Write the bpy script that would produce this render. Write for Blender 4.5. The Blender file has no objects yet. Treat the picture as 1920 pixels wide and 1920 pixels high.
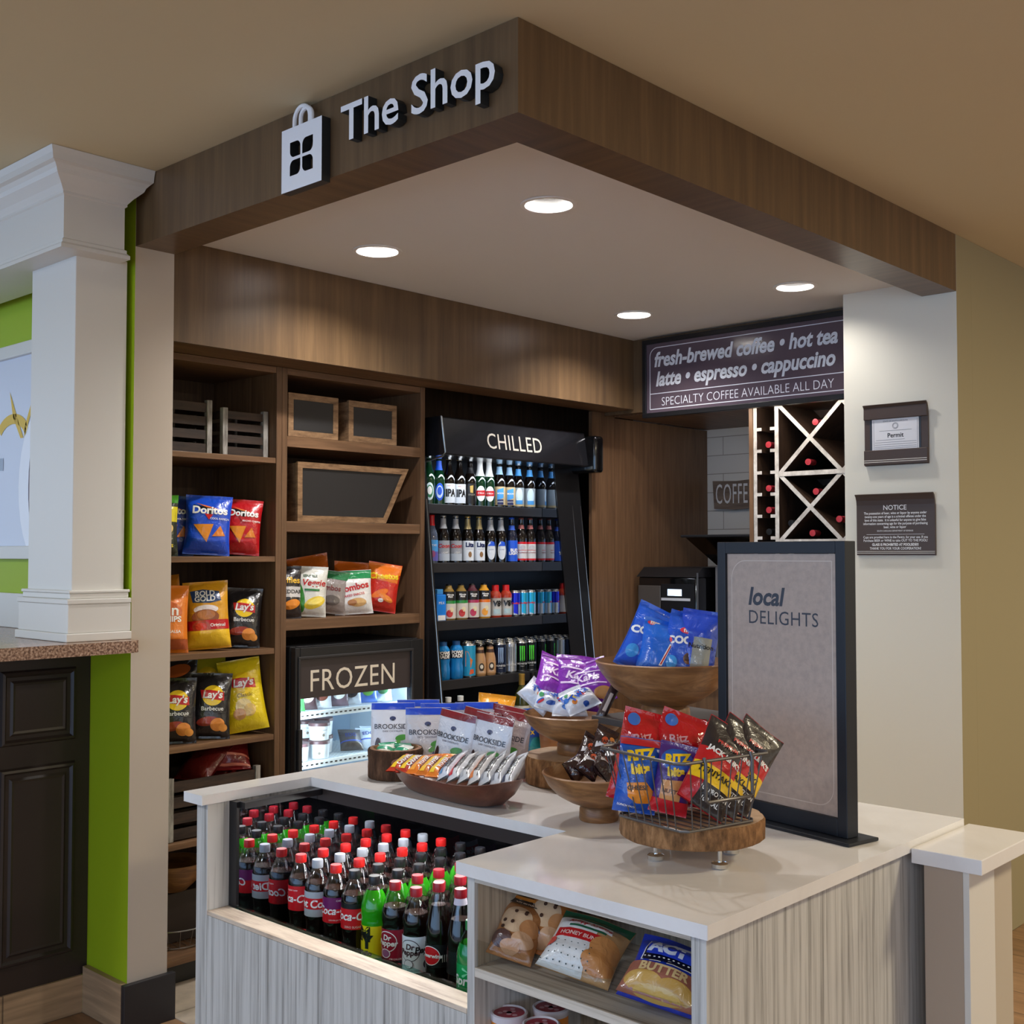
import bpy, bmesh, math, random
from mathutils import Vector, Matrix, noise
C = bpy.context.scene
COL = C.collection
PI = math.pi
R = math.radians

# ---------------------------------------------------------------- camera
cd = bpy.data.cameras.new('camera'); cam = bpy.data.objects.new('camera', cd); COL.objects.link(cam)
cam.location = (-2.0205, -1.8618, 1.6)
cam.rotation_euler = (R(92.0554), 0, R(-47.0384))
cd.sensor_width = 36.0; cd.lens = 2185.95/1920*36.0
cd.clip_start = 0.05; cd.clip_end = 80
C.camera = cam

# ---------------------------------------------------------------- lobby daylight and lamplight (environment)
w = bpy.data.worlds.new('lobby'); C.world = w; w.use_nodes = True
nt = w.node_tree; nt.nodes.clear()
def N(tree, typ, **kw):
    n = tree.nodes.new(typ)
    for k, v in kw.items(): setattr(n, k, v)
    return n
tc = N(nt, 'ShaderNodeTexCoord'); sx = N(nt, 'ShaderNodeSeparateXYZ'); nt.links.new(tc.outputs['Generated'], sx.inputs[0])
def lobe(sock, sign, power, strength):
    m = N(nt, 'ShaderNodeMath', operation='MULTIPLY'); m.inputs[1].default_value = sign; nt.links.new(sock, m.inputs[0])
    a = N(nt, 'ShaderNodeMath', operation='MAXIMUM'); a.inputs[1].default_value = 0; nt.links.new(m.outputs[0], a.inputs[0])
    p = N(nt, 'ShaderNodeMath', operation='POWER'); p.inputs[1].default_value = power; nt.links.new(a.outputs[0], p.inputs[0])
    s = N(nt, 'ShaderNodeMath', operation='MULTIPLY'); s.inputs[1].default_value = strength; nt.links.new(p.outputs[0], s.inputs[0])
    return s.outputs[0]
def bg(color, strength_sock=None, strength=0.0):
    b = N(nt, 'ShaderNodeBackground'); b.inputs[0].default_value = (*color, 1); b.inputs[1].default_value = strength
    if strength_sock: nt.links.new(strength_sock, b.inputs[1])
    return b.outputs[0]
def add(a, b):
    s = N(nt, 'ShaderNodeAddShader'); nt.links.new(a, s.inputs[0]); nt.links.new(b, s.inputs[1]); return s.outputs[0]
WORLD_BASE, WORLD_COOL, WORLD_WARM = 0.54, 3.0, 0.34
o = add(bg((1.0, 0.94, 0.84), None, WORLD_BASE),
        add(bg((0.27, 0.56, 1.0), lobe(sx.outputs[0], -1, 1.6, WORLD_COOL)),
            bg((1.0, 0.78, 0.40), lobe(sx.outputs[1], -1, 1.6, WORLD_WARM))))
out = N(nt, 'ShaderNodeOutputWorld'); nt.links.new(o, out.inputs[0])

DOWNLIGHT_W = 8.0
LOBBY_FILL_W = 68.0
C.view_settings.view_transform = 'Standard'; C.view_settings.look = 'None'
C.view_settings.gamma = 1; C.view_settings.use_curve_mapping = False
C.view_settings.exposure = 0.0

# ---------------------------------------------------------------- materials
def lin(c):
    r = []
    for v in c:
        v = v/255.0
        r.append(v/12.92 if v <= 0.04045 else ((v+0.055)/1.055)**2.4)
    return tuple(r)
MATS = {}
def mat(name, col, rough=.5, metal=0.0, spec=.5, emit=None, es=0.0, coat=0.0, alpha=1.0):
    if name in MATS: return MATS[name]
    m = bpy.data.materials.new(name); m.use_nodes = True
    b = m.node_tree.nodes['Principled BSDF']
    b.inputs['Base Color'].default_value = (*lin(col), 1)
    b.inputs['Roughness'].default_value = rough; b.inputs['Metallic'].default_value = metal
    b.inputs['Specular IOR Level'].default_value = spec
    b.inputs['Coat Weight'].default_value = coat; b.inputs['Coat Roughness'].default_value = .08
    b.inputs['Alpha'].default_value = alpha
    if emit:
        b.inputs['Emission Color'].default_value = (*lin(emit), 1); b.inputs['Emission Strength'].default_value = es
    MATS[name] = m; return m
def bsdf(m): return m.node_tree.nodes['Principled BSDF']
def noise_mat(name, c1, c2, scale=(1,1,1), nscale=8.0, detail=5, rough=.5, lo=.35, hi=.65, bump=0.0, c3=None, spec=.5, distort=0.0, coat=0):
    """procedural two/three-tone noise; 'scale' stretches it so it can read as grain along one axis"""
    if name in MATS: return MATS[name]
    m = mat(name, c1, rough, spec=spec, coat=coat); t = m.node_tree; b = bsdf(m)
    tc = N(t, 'ShaderNodeTexCoord'); mp = N(t, 'ShaderNodeMapping'); mp.inputs['Scale'].default_value = scale
    t.links.new(tc.outputs['Object'], mp.inputs[0])
    n = N(t, 'ShaderNodeTexNoise'); n.inputs['Scale'].default_value = nscale; n.inputs['Detail'].default_value = detail
    n.inputs['Distortion'].default_value = distort; n.inputs['Roughness'].default_value = .65
    t.links.new(mp.outputs[0], n.inputs[0])
    r = N(t, 'ShaderNodeValToRGB'); r.color_ramp.elements[0].position = lo; r.color_ramp.elements[1].position = hi
    r.color_ramp.elements[0].color = (*lin(c1), 1); r.color_ramp.elements[1].color = (*lin(c2), 1)
    if c3:
        e = r.color_ramp.elements.new((lo+hi)/2); e.color = (*lin(c3), 1)
    t.links.new(n.outputs['Fac'], r.inputs[0]); t.links.new(r.outputs[0], b.inputs['Base Color'])
    if bump:
        bp = N(t, 'ShaderNodeBump'); bp.inputs['Strength'].default_value = bump; bp.inputs['Distance'].default_value = .004
        t.links.new(n.outputs['Fac'], bp.inputs['Height']); t.links.new(bp.outputs[0], b.inputs['Normal'])
    return m
def walnut(name, scale): return noise_mat(name, (82,62,43), (126,98,68), scale, 2.6, 8, .34, .26, .76, .04, (104,80,55), spec=.5, distort=.15)
WAL_Z = walnut('walnut laminate vertical grain', (9,9,.45))
WAL_X = walnut('walnut laminate crosswise grain', (.5,10,10))
WAL_Y = walnut('walnut laminate lengthwise grain', (10,.5,10))
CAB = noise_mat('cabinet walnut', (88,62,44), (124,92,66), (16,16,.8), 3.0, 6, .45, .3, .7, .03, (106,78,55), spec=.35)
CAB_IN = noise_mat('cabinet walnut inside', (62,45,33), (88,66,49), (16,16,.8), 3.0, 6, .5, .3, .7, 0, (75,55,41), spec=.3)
CABX = noise_mat('cabinet walnut shelf', (98,71,50), (140,105,76), (.8,16,16), 3.0, 6, .45, .3, .7, .03, (112,82,58), spec=.35)
GREYWOOD = noise_mat('whitewashed wood laminate', (130,127,122), (204,201,196), (22,22,.55), 3.2, 8, .5, .30, .56, .04, (180,177,172), spec=.35, distort=.25)
GREYWOODY = noise_mat('whitewashed wood laminate edge', (150,138,124), (214,204,190), (22,.6,22), 3.2, 8, .5, .34, .56, .04, (194,183,168), spec=.35)
QUARTZ = noise_mat('white quartz', (226,222,219), (240,237,235), (1,1,1), 3.0, 6, .09, .3, .7, 0, None, spec=.55, distort=.8)
WHITE_WALL = mat('white wall paint', (224,218,202), .6, spec=.3)
TAN_WALL = mat('tan wall paint', (158,146,112), .65, spec=.25)
PILLAR = mat('beige wall paint', (196,182,164), .6, spec=.3)
GREEN_WALL = mat('lime green wall paint', (160,184,26), .5, spec=.35)
CEIL = mat('beige ceiling paint', (220,207,172), .75, spec=.2)
CEIL_SHOP = mat('white ceiling paint', (224,219,214), .75, spec=.2)
TRIM_W = mat('white gloss trim paint', (220,216,208), .35, spec=.4)
BLACK = mat('black powder coat', (22,22,25), .35)
BLACKGLOSS = mat('black gloss plastic', (10,10,12), .12, coat=.5)
CHARCOAL = mat('charcoal plastic', (40,38,40), .45)
BROWNPLATE = mat('dark brown plate', (74,58,50), .4, spec=.4)
STEEL = mat('brushed steel', (170,168,165), .3, 1.0)
CHROME = mat('chrome', (225,225,225), .08, 1.0)
WIRE = mat('dark grey wire', (98,94,92), .4, .6)
WHITE = mat('white print', (240,238,235), .5)
OFFW = mat('off-white lettering', (226,218,205), .5)
def mirror_mat(name, tint, rough=.02, fac=.5):
    if name in MATS: return MATS[name]
    m = bpy.data.materials.new(name); m.use_nodes = True; t = m.node_tree; t.nodes.clear()
    g = N(t, 'ShaderNodeBsdfGlossy'); g.inputs['Color'].default_value = (*lin(tint), 1); g.inputs['Roughness'].default_value = rough
    d = N(t, 'ShaderNodeBsdfDiffuse'); d.inputs['Color'].default_value = (.004,.004,.005,1)
    x = N(t, 'ShaderNodeMixShader'); x.inputs[0].default_value = fac
    t.links.new(d.outputs[0], x.inputs[1]); t.links.new(g.outputs[0], x.inputs[2])
    o = N(t, 'ShaderNodeOutputMaterial'); t.links.new(x.outputs[0], o.inputs[0]); MATS[name] = m; return m
def clear_mat(name, tint=(255,255,255), rough=.03, ior=1.45, gloss=(1,1,1)):
    """thin clear plastic or glass: straight-through transparency plus a Fresnel sheen"""
    if name in MATS: return MATS[name]
    m = bpy.data.materials.new(name); m.use_nodes = True; t = m.node_tree; t.nodes.clear()
    tr = N(t, 'ShaderNodeBsdfTransparent'); tr.inputs[0].default_value = (*lin(tint), 1)
    g = N(t, 'ShaderNodeBsdfGlossy'); g.inputs['Color'].default_value = (*gloss, 1); g.inputs['Roughness'].default_value = rough
    f = N(t, 'ShaderNodeFresnel'); f.inputs[0].default_value = ior
    ge = N(t, 'ShaderNodeNewGeometry'); iv = N(t, 'ShaderNodeMath', operation='SUBTRACT'); iv.inputs[0].default_value = 1; t.links.new(ge.outputs['Backfacing'], iv.inputs[1])
    fm = N(t, 'ShaderNodeMath', operation='MULTIPLY'); t.links.new(f.outputs[0], fm.inputs[0]); t.links.new(iv.outputs[0], fm.inputs[1])
    x = N(t, 'ShaderNodeMixShader'); t.links.new(fm.outputs[0], x.inputs[0]); t.links.new(tr.outputs[0], x.inputs[1]); t.links.new(g.outputs[0], x.inputs[2])
    o = N(t, 'ShaderNodeOutputMaterial'); t.links.new(x.outputs[0], o.inputs[0]); MATS[name] = m; return m
PANE = clear_mat('clear glass pane', (246,250,250))
ACRYL = clear_mat('clear acrylic', (244,246,246))
PET = clear_mat('clear bottle plastic', (226,228,228), .07, 1.75)
SMOKE = clear_mat('smoked plastic', (90,80,74), .05, 1.5)

# ---------------------------------------------------------------- mesh helpers
class MB:
    """collects shapes and links them as ONE mesh object"""
    def __init__(s): s.v = []; s.f = []; s.m = []; s.mats = []
    def mi(s, m):
        if m not in s.mats: s.mats.append(m)
        return s.mats.index(m)
    def face(s, pts, m):
        b = len(s.v); s.v += [tuple(p) for p in pts]; s.f.append(tuple(range(b, b+len(pts)))); s.m.append(s.mi(m)); return s
    def raw(s, vs, fs, m):
        b = len(s.v); s.v += [tuple(p) for p in vs]; k = s.mi(m)
        for f in fs: s.f.append(tuple(b+i for i in f)); s.m.append(k)
        return s
    def box(s, a, b, m, M=None):
        (x0,y0,z0), (x1,y1,z1) = a, b
        vs = [(x,y,z) for z in (z0,z1) for y in (y0,y1) for x in (x0,x1)]
        if M: vs = [M @ Vector(p) for p in vs]
        return s.raw(vs, [(0,2,3,1),(4,5,7,6),(0,1,5,4),(2,6,7,3),(0,4,6,2),(1,3,7,5)], m)
    def rbox(s, a, b, m, r=.004, M=None, seg=2):
        """box with rounded edges"""
        bm = bmesh.new(); bmesh.ops.create_cube(bm, size=1)
        for v in bm.verts:
            v.co = Vector([a[i]+(b[i]-a[i])*(v.co[i]+.5) for i in range(3)])
        bmesh.ops.bevel(bm, geom=bm.edges[:], offset=r, segments=seg, affect='EDGES', profile=.5)
        bm.verts.index_update(); vs = [M @ v.co if M else v.co.copy() for v in bm.verts]; fs = [[v.index for v in f.verts] for f in bm.faces]
        bm.free(); return s.raw(vs, fs, m)
    def prism(s, poly, fn0, fn1, m, mside=None):
        """poly: 2-D points (counter-clockwise seen from the fn1 side); fn0/fn1 map them to the two end faces"""
        n = len(poly); v = [fn0(*p) for p in poly]+[fn1(*p) for p in poly]
        s.raw(v, [tuple(range(n-1,-1,-1)), tuple(range(n,2*n))], m)
        return s.raw(v, [(i,(i+1)%n,n+(i+1)%n,n+i) for i in range(n)], mside or m)
    def lathe(s, prof, m, c=(0,0,0), seg=24, caps=True, M=None, jit=None):
        """prof: (radius, z) from bottom to top; m: a material or one per segment"""
        vs = []
        for i, (r, z) in enumerate(prof):
            for k in range(seg):
                a = 2*PI*k/seg; rr = r*(jit(a, z) if jit else 1)
                vs.append(Vector((c[0]+rr*math.cos(a), c[1]+rr*math.sin(a), c[2]+z)))
        if M: vs = [M @ p for p in vs]
        for i in range(len(prof)-1):
            mm = m[i] if isinstance(m, (list,tuple)) else m
            fs = [(i*seg+k, i*seg+(k+1)%seg, (i+1)*seg+(k+1)%seg, (i+1)*seg+k) for k in range(seg)]
            b = len(s.v) if i == 0 else b0
            if i == 0: b0 = b; s.v += [tuple(p) for p in vs]
            kk = s.mi(mm)
            for f in fs: s.f.append(tuple(b0+j for j in f)); s.m.append(kk)
        if caps:
            m0 = m[0] if isinstance(m,(list,tuple)) else m; m1 = m[-1] if isinstance(m,(list,tuple)) else m
            if prof[0][0] > 1e-5: s.f.append(tuple(b0+k for k in range(seg-1,-1,-1))); s.m.append(s.mi(m0))
            if prof[-1][0] > 1e-5:
                q = (len(prof)-1)*seg; s.f.append(tuple(b0+q+k for k in range(seg))); s.m.append(s.mi(m1))
        return s
    def tube(s, pts, r, m, seg=8, closed=False):
        pts = [Vector(p) for p in pts]; n = len(pts); vs = []; prev = None
        for i, p in enumerate(pts):
            if closed: d = pts[(i+1)%n]-pts[i-1]
            else: d = pts[min(i+1,n-1)]-pts[max(i-1,0)]
            d.normalize()
            a = Vector((0,0,1)) if abs(d.z) < .9 else Vector((1,0,0))
            if prev is not None: a = prev
            u = (a-d*a.dot(d)).normalized(); v = d.cross(u); prev = u
            vs += [p+u*(r*math.cos(2*PI*k/seg))+v*(r*math.sin(2*PI*k/seg)) for k in range(seg)]
        fs = []
        for i in range(n if closed else n-1):
            j = (i+1)%n
            fs += [(i*seg+k, i*seg+(k+1)%seg, j*seg+(k+1)%seg, j*seg+k) for k in range(seg)]
        if not closed: fs += [tuple(range(seg-1,-1,-1)), tuple((n-1)*seg+k for k in range(seg))]
        return s.raw(vs, fs, m)
    def text(s, st, fn, size, m, **kw):
        vs, fs = text_geo(st, size, **kw)
        return s.raw([fn(*p) for p in vs], fs, m)
    def build(s, name, parent=None, smooth=False, bevel=0, loc=None, rot=None, mod=None):
        me = bpy.data.meshes.new(name); me.from_pydata(s.v, [], s.f)
        for m in s.mats: me.materials.append(m)
        me.polygons.foreach_set('material_index', s.m)
        if smooth:
            me.polygons.foreach_set('use_smooth', [True]*len(s.f)); me.set_sharp_from_angle(angle=R(38 if smooth is True else smooth))
        me.update()
        o = bpy.data.objects.new(name, me); COL.objects.link(o)
        if parent: o.parent = parent
        if loc: o.location = loc
        if rot: o.rotation_euler = rot
        if bevel:
            b = o.modifiers.new('bevel', 'BEVEL'); b.width = bevel; b.segments = 2; b.limit_method = 'ANGLE'
        return o
TXT = {}
def text_geo(st, size, align='CENTER', extrude=0.0, bold=0.0, shear=0.0, space=1.0, wide=1.0, linesp=1.0, fine=0):
    key = (st, align, extrude, bold, shear, space, linesp, fine)
    if key not in TXT:
        cu = bpy.data.curves.new('lettering', 'FONT'); cu.body = st; cu.size = 1; cu.align_x = align; cu.align_y = 'CENTER' if align != 'BASE' else 'TOP_BASELINE'
        cu.extrude = extrude; cu.offset = bold; cu.shear = shear; cu.space_character = space; cu.space_line = linesp; cu.resolution_u = 3
        ob = bpy.data.objects.new('lettering', cu); me = bpy.data.meshes.new_from_object(ob)
        if fine:
            bm = bmesh.new(); bm.from_mesh(me); bmesh.ops.triangulate(bm, faces=bm.faces[:])
            for _ in range(fine): 
                lo = [e for e in bm.edges if e.calc_length() > .18]
                if lo: bmesh.ops.subdivide_edges(bm, edges=lo, cuts=1); bmesh.ops.triangulate(bm, faces=bm.faces[:])
            bm.to_mesh(me); bm.free()
        TXT[key] = ([tuple(v.co) for v in me.vertices], [tuple(p.vertices) for p in me.polygons])
        bpy.data.objects.remove(ob); bpy.data.curves.remove(cu); bpy.data.meshes.remove(me)
    vs, fs = TXT[key]
    return [(x*size*wide, y*size, z*size) for x, y, z in vs], fs
def on_front(cx, y, cz):            # lettering on a plane facing -Y
    return lambda a, b, c: (cx+a, y-c, cz+b)
def on_left(x, cy, cz):             # lettering on a plane facing -X
    return lambda a, b, c: (x-c, cy-a, cz+b)

# ---------------------------------------------------------------- things
def tag(o, label, cat, group=None):
    o['label'] = label; o['category'] = cat
    if group: o['group'] = group
    return o
def thing(name, label, cat, loc=(0,0,0), rz=0, group=None, rot=None):
    o = bpy.data.objects.new(name, None); COL.objects.link(o); o.empty_display_size = .05
    o.location = loc; o.rotation_euler = rot if rot else (0,0,rz)
    return tag(o, label, cat, group)
def struct(o): o['kind'] = 'structure'; return o
def dup(root, loc, rot=None, label=None, group=None):
    r = root.copy(); COL.objects.link(r); r.location = loc
    if rot is not None: r.rotation_euler = rot
    if label: r['label'] = label
    if group: r['group'] = group
    for ch in list(root.children):
        c = ch.copy(); COL.objects.link(c); c.parent = r
        for g in list(ch.children):
            d = g.copy(); COL.objects.link(d); d.parent = c
    return r
ORD = ['first','second','third','fourth','fifth','sixth','seventh','eighth','ninth','tenth','eleventh','twelfth','thirteenth','fourteenth']
# ================================================================ the setting
ZT, ZB, ZS = 2.886, 2.654, 2.715          # lobby ceiling, bulkhead underside, shop ceiling
def tile_mat(name, c1, c2, mortar, bw, rh, axes='XY', msize=.004, rough=.4, offset=.5, grain=None, spec=.4):
    if name in MATS: return MATS[name]
    m = mat(name, c1, rough, spec=spec); t = m.node_tree; b = bsdf(m)
    tc = N(t,'ShaderNodeTexCoord'); s = N(t,'ShaderNodeSeparateXYZ'); c = N(t,'ShaderNodeCombineXYZ')
    t.links.new(tc.outputs['Object'], s.inputs[0])
    t.links.new(s.outputs['XYZ'.index(axes[0])], c.inputs[0]); t.links.new(s.outputs['XYZ'.index(axes[1])], c.inputs[1])
    br = N(t,'ShaderNodeTexBrick'); br.offset = offset
    br.inputs['Scale'].default_value = 1; br.inputs['Brick Width'].default_value = bw; br.inputs['Row Height'].default_value = rh
    br.inputs['Mortar Size'].default_value = msize; br.inputs['Mortar Smooth'].default_value = .1
    br.inputs['Color1'].default_value = (*lin(c1),1); br.inputs['Color2'].default_value = (*lin(c2),1); br.inputs['Mortar'].default_value = (*lin(mortar),1)
    t.links.new(c.outputs[0], br.inputs['Vector']); col = br.outputs['Color']
    if grain:
        mp = N(t,'ShaderNodeMapping'); mp.inputs['Scale'].default_value = grain; t.links.new(tc.outputs['Object'], mp.inputs[0])
        n = N(t,'ShaderNodeTexNoise'); n.inputs['Scale'].default_value = 4; n.inputs['Detail'].default_value = 6; t.links.new(mp.outputs[0], n.inputs[0])
        mx = N(t,'ShaderNodeMix', data_type='RGBA', blend_type='OVERLAY'); mx.inputs['Factor'].default_value = .6
        t.links.new(col, mx.inputs['A']); t.links.new(n.outputs['Fac'], mx.inputs['B']); col = mx.outputs['Result']
    t.links.new(col, b.inputs['Base Color']); return m
FLOOR_L = tile_mat('brown wood-look floor tile', (150,116,84), (140,106,76), (96,74,56), .9, .2, 'YX', .003, .35, grain=(8,1,1))
FLOOR_S = tile_mat('beige stone floor tile', (186,170,150), (178,162,144), (140,126,110), .45, .45, 'XY', .004, .3, offset=0, grain=(3,3,1))
BASE_T = tile_mat('wood-look base tile', (172,142,110), (160,130,100), (110,90,70), .6, .3, 'XZ', .003, .4, grain=(1,1,14))
BASE_TY = tile_mat('wood-look base tile return', (172,142,110), (160,130,100), (110,90,70), .6, .3, 'YZ', .003, .4, grain=(1,1,14))
struct(MB().box((-9,-9,-.05),(9,7,0),FLOOR_L).build('floor'))
struct(MB().box((.172,.4,0),(3.83,2.6,.003),FLOOR_S).build('floor'))
struct(MB().box((-9,-9,ZT),(9,7,ZT+.1),CEIL).build('ceiling'))
# shop ceiling with four round openings for the downlights
LX, LY, HR = (.755, 2.315), (.563, 1.40), .078
m = MB(); xs = sorted([.1, 3.9]+[x+d for x in LX for d in (-.12,.12)]); ys = sorted([.1, 2.05]+[y+d for y in LY for d in (-.12,.12)])
for i in range(len(xs)-1):
    for j in range(len(ys)-1):
        cx, cy = (xs[i]+xs[i+1])/2, (ys[j]+ys[j+1])/2
        if i % 2 and j % 2:
            n = 32
            for k in range(n):
                a0, a1 = 2*PI*k/n, 2*PI*(k+1)/n
                def sq(a):
                    q = max(abs(math.cos(a)), abs(math.sin(a))); return (cx+.12*math.cos(a)/q, cy+.12*math.sin(a)/q, ZS)
                m.face([(cx+HR*math.cos(a0),cy+HR*math.sin(a0),ZS), (cx+HR*math.cos(a1),cy+HR*math.sin(a1),ZS), sq(a1), sq(a0)], CEIL_SHOP)
        else: m.face([(xs[i],ys[j],ZS),(xs[i],ys[j+1],ZS),(xs[i+1],ys[j+1],ZS),(xs[i+1],ys[j],ZS)], CEIL_SHOP)
struct(m.build('ceiling'))

# bulkhead: walnut-clad beam round the shop opening
m = MB()
def clad(m, a, b, mx, my, mz):
    (x0,y0,z0),(x1,y1,z1) = a, b
    m.face([(x0,y0,z0),(x0,y1,z0),(x1,y1,z0),(x1,y0,z0)], mz); m.face([(x0,y0,z1),(x1,y0,z1),(x1,y1,z1),(x0,y1,z1)], mz)
    m.face([(x0,y0,z0),(x1,y0,z0),(x1,y0,z1),(x0,y0,z1)], my); m.face([(x0,y1,z0),(x0,y1,z1),(x1,y1,z1),(x1,y1,z0)], my)
    m.face([(x0,y0,z0),(x0,y0,z1),(x0,y1,z1),(x0,y1,z0)], mx); m.face([(x1,y0,z0),(x1,y1,z0),(x1,y1,z1),(x1,y0,z1)], mx)
clad(m, (0,0,ZB), (.149,1.782,ZT-.001), WAL_Z, WAL_Z, WAL_X)
clad(m, (.1495,.0005,ZB+.0005), (2.5975,.142,ZT-.001), WAL_Z, WAL_Z, WAL_Y)
struct(m.build('trim_1'))
# stub wall at the left end of the opening
m = MB()
clad(m, (0,1.784,0), (.149,6,ZT-.001), GREEN_WALL, PILLAR, PILLAR)
struct(m.build('wall_left'))
m = MB(); m.box((-.0216,1.7624,0),(.1706,1.7838,.16),CHARCOAL); struct(m.build('baseboard_front', bevel=.002))
struct(MB().box((-.0216,1.785,0),(-.0005,2.05,.16),BASE_TY).build('baseboard_left'))
struct(MB().box((-9,2.05,0),(-.022,2.07,.13),BASE_T).build('baseboard_left'))
# white wall with the notices, tan lobby wall beyond it
m = MB(); clad(m, (2.598,0,0), (2.75,.4915,ZT-.001), WHITE_WALL, TAN_WALL, WHITE_WALL); clad(m, (2.7505,0,0), (9,.12,ZT-.001), TAN_WALL, TAN_WALL, TAN_WALL)
struct(m.build('wall_right'))
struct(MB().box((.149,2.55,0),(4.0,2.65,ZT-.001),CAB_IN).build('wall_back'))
TILE = tile_mat('glazed off-white wall tile', (206,200,192), (198,192,186), (150,142,134), .42, .109, 'YZ', .0025, .22, offset=.5, spec=.5)
struct(MB().box((3.83,.121,0),(3.93,2.549,ZT-.001),TILE).build('wall_right'))
# walnut boards: valance over the shelving, fascia over the coffee niche, panels beside the cooler
m = MB(); clad(m, (.151,1.805,2.352), (2.849,1.828,ZS-.001), WAL_Z, WAL_Z, WAL_X); clad(m, (.151,1.8285,2.352), (2.849,2.0,2.372), CABX, CABX, CABX)
struct(m.build('trim_2'))
m = MB(); clad(m, (2.85,.493,2.335), (2.872,1.999,ZS-.001), WAL_Z, WAL_Z, WAL_Y); struct(m.build('trim_3'))
m = MB(); clad(m, (2.935,.493,2.335), (3.829,1.999,2.36), CABX, CABX, CABX); clad(m, (2.873,.493,2.40), (2.934,1.999,2.42), CABX, CABX, CABX); struct(m.build('trim_4'))
m = MB(); clad(m, (2.742,2.0,0), (2.938,2.02,2.351), CAB, CAB, CAB); clad(m, (2.94,2.0,0), (3.829,2.02,2.33), CAB, CAB, CAB); struct(m.build('trim_5'))

# ---------------------------------------------------------------- recessed downlights
LAMP = mat('lamp lens', (255,250,244), .4, emit=(255,246,236), es=22)
BAFFLE = mat('grey-white baffle', (168,166,162), .5)
BAFD = mat('shade-toned cone', (46,45,44), .5); TRIMR = mat('white fixture trim', (232,228,222), .5)  # dimness put into the cone's colour, parting the lens from the lit lip
DL = [((.755,.563), 'recessed round downlight nearest the corner of the walnut bulkhead'),
      ((.755,1.40), 'leftmost recessed round downlight in the shop ceiling'),
      ((2.315,.563), 'recessed round downlight nearest the white notice wall'),
      ((2.315,1.40), 'recessed round downlight nearest the hanging coffee sign and walnut valance')]
for i, ((x,y), lab) in enumerate(DL):
    t = thing('downlight', lab, 'ceiling light', (x,y,ZS), 0, 'recessed downlights')
    MB().lathe([(.092,-.001),(.090,-.005),(.077,-.005),(.075,0)], TRIMR, seg=40, caps=False).build('trim_ring', t, smooth=True)
    MB().lathe([(.0745,-.003),(.073,.006),(.070,.016),(.058,.05),(.05,.052)], [TRIMR,TRIMR,BAFD,BAFD], seg=40, caps=False).build('baffle', t, smooth=True)
    MB().lathe([(.001,.045),(.03,.046),(.05,.052)], LAMP, seg=40, caps=False).build('lens', t, smooth=True)
    l = bpy.data.lights.new('lamp', 'AREA'); l.shape = 'DISK'; l.size = .085; l.energy = DOWNLIGHT_W*(1.0,1.5,.44,1.5)[i]; l.color = (1.0, .985, .972); l.spread = R(148)
    o = bpy.data.objects.new('lamp', l); COL.objects.link(o); o.parent = t; o.location = (0,0,.041)
# added fill lamps, unseen, under the lobby ceiling (they light the ceiling, the bulkhead and the counter end)
for i, (x, y, e, c) in enumerate([(-3.2,1.6,1.0,(.84,.92,1)), (-4.2,-3.2,.9,(1,.97,.95)), (1.6,-2.6,.9,(1,.87,.62)), (4.2,-2.4,.7,(1,.84,.54))]):
    l = bpy.data.lights.new('lobby_fill', 'AREA'); l.shape = 'DISK'; l.size = .5; l.energy = LOBBY_FILL_W*e; l.color = c
    o = bpy.data.objects.new('lobby_fill', l); COL.objects.link(o); o.location = (x,y,ZT-.02)

# ---------------------------------------------------------------- bulkhead sign: bag emblem and two words
SIGNF = mat('matte white sign face', (250,248,248), .5); SIGNB = mat('dark sign return', (34,38,40), .4)
def solid_text(st, size, fn, depth, mf, ms, **kw):
    m = MB(); vs, fs = text_geo(st, size, extrude=depth/2/size, **kw)
    b = len(m.v); m.v += [fn(x, y, z+depth/2) for x, y, z in vs]; kf, ks = m.mi(mf), m.mi(ms)
    for f in fs:
        flat = all(vs[i][2] > depth/2-1e-5 for i in f)
        m.f.append(tuple(b+i for i in f)); m.m.append(kf if flat else ks)
    return m
t = thing('shop_sign', 'white raised lettering reading The Shop with a bag emblem, on the walnut bulkhead', 'sign', (0,.45,2.72))
wd = lambda s, **k: max(v[0] for v in text_geo(s,1,**k)[0])-min(v[0] for v in text_geo(s,1,**k)[0])
k = dict(align='LEFT', bold=.012)
size = .142
sc = .585/(wd('The Shop', **k)*size)
cu = text_geo('The Shop', size, align='LEFT', bold=.012, extrude=.1)[0]
base = min(v[1] for v in text_geo('T', size, align='LEFT', bold=.012)[0])
place = lambda a,b,c: (-.002-c, .632-.45-a, b-base+.004)
solid_text('The Shop', size, place, .030, SIGNF, SIGNB, wide=sc, align='LEFT', bold=.012).build('lettering', t)
m = MB()
def sgn(y, z, d): return (-.002-d, y-.45, z-2.72)
y0, y1, z0, z1 = .715, .902, 2.640, 2.823      # emblem body
nL = [(y1,z0),(y0,z0),(y0,z1),(y1,z1)]
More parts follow.
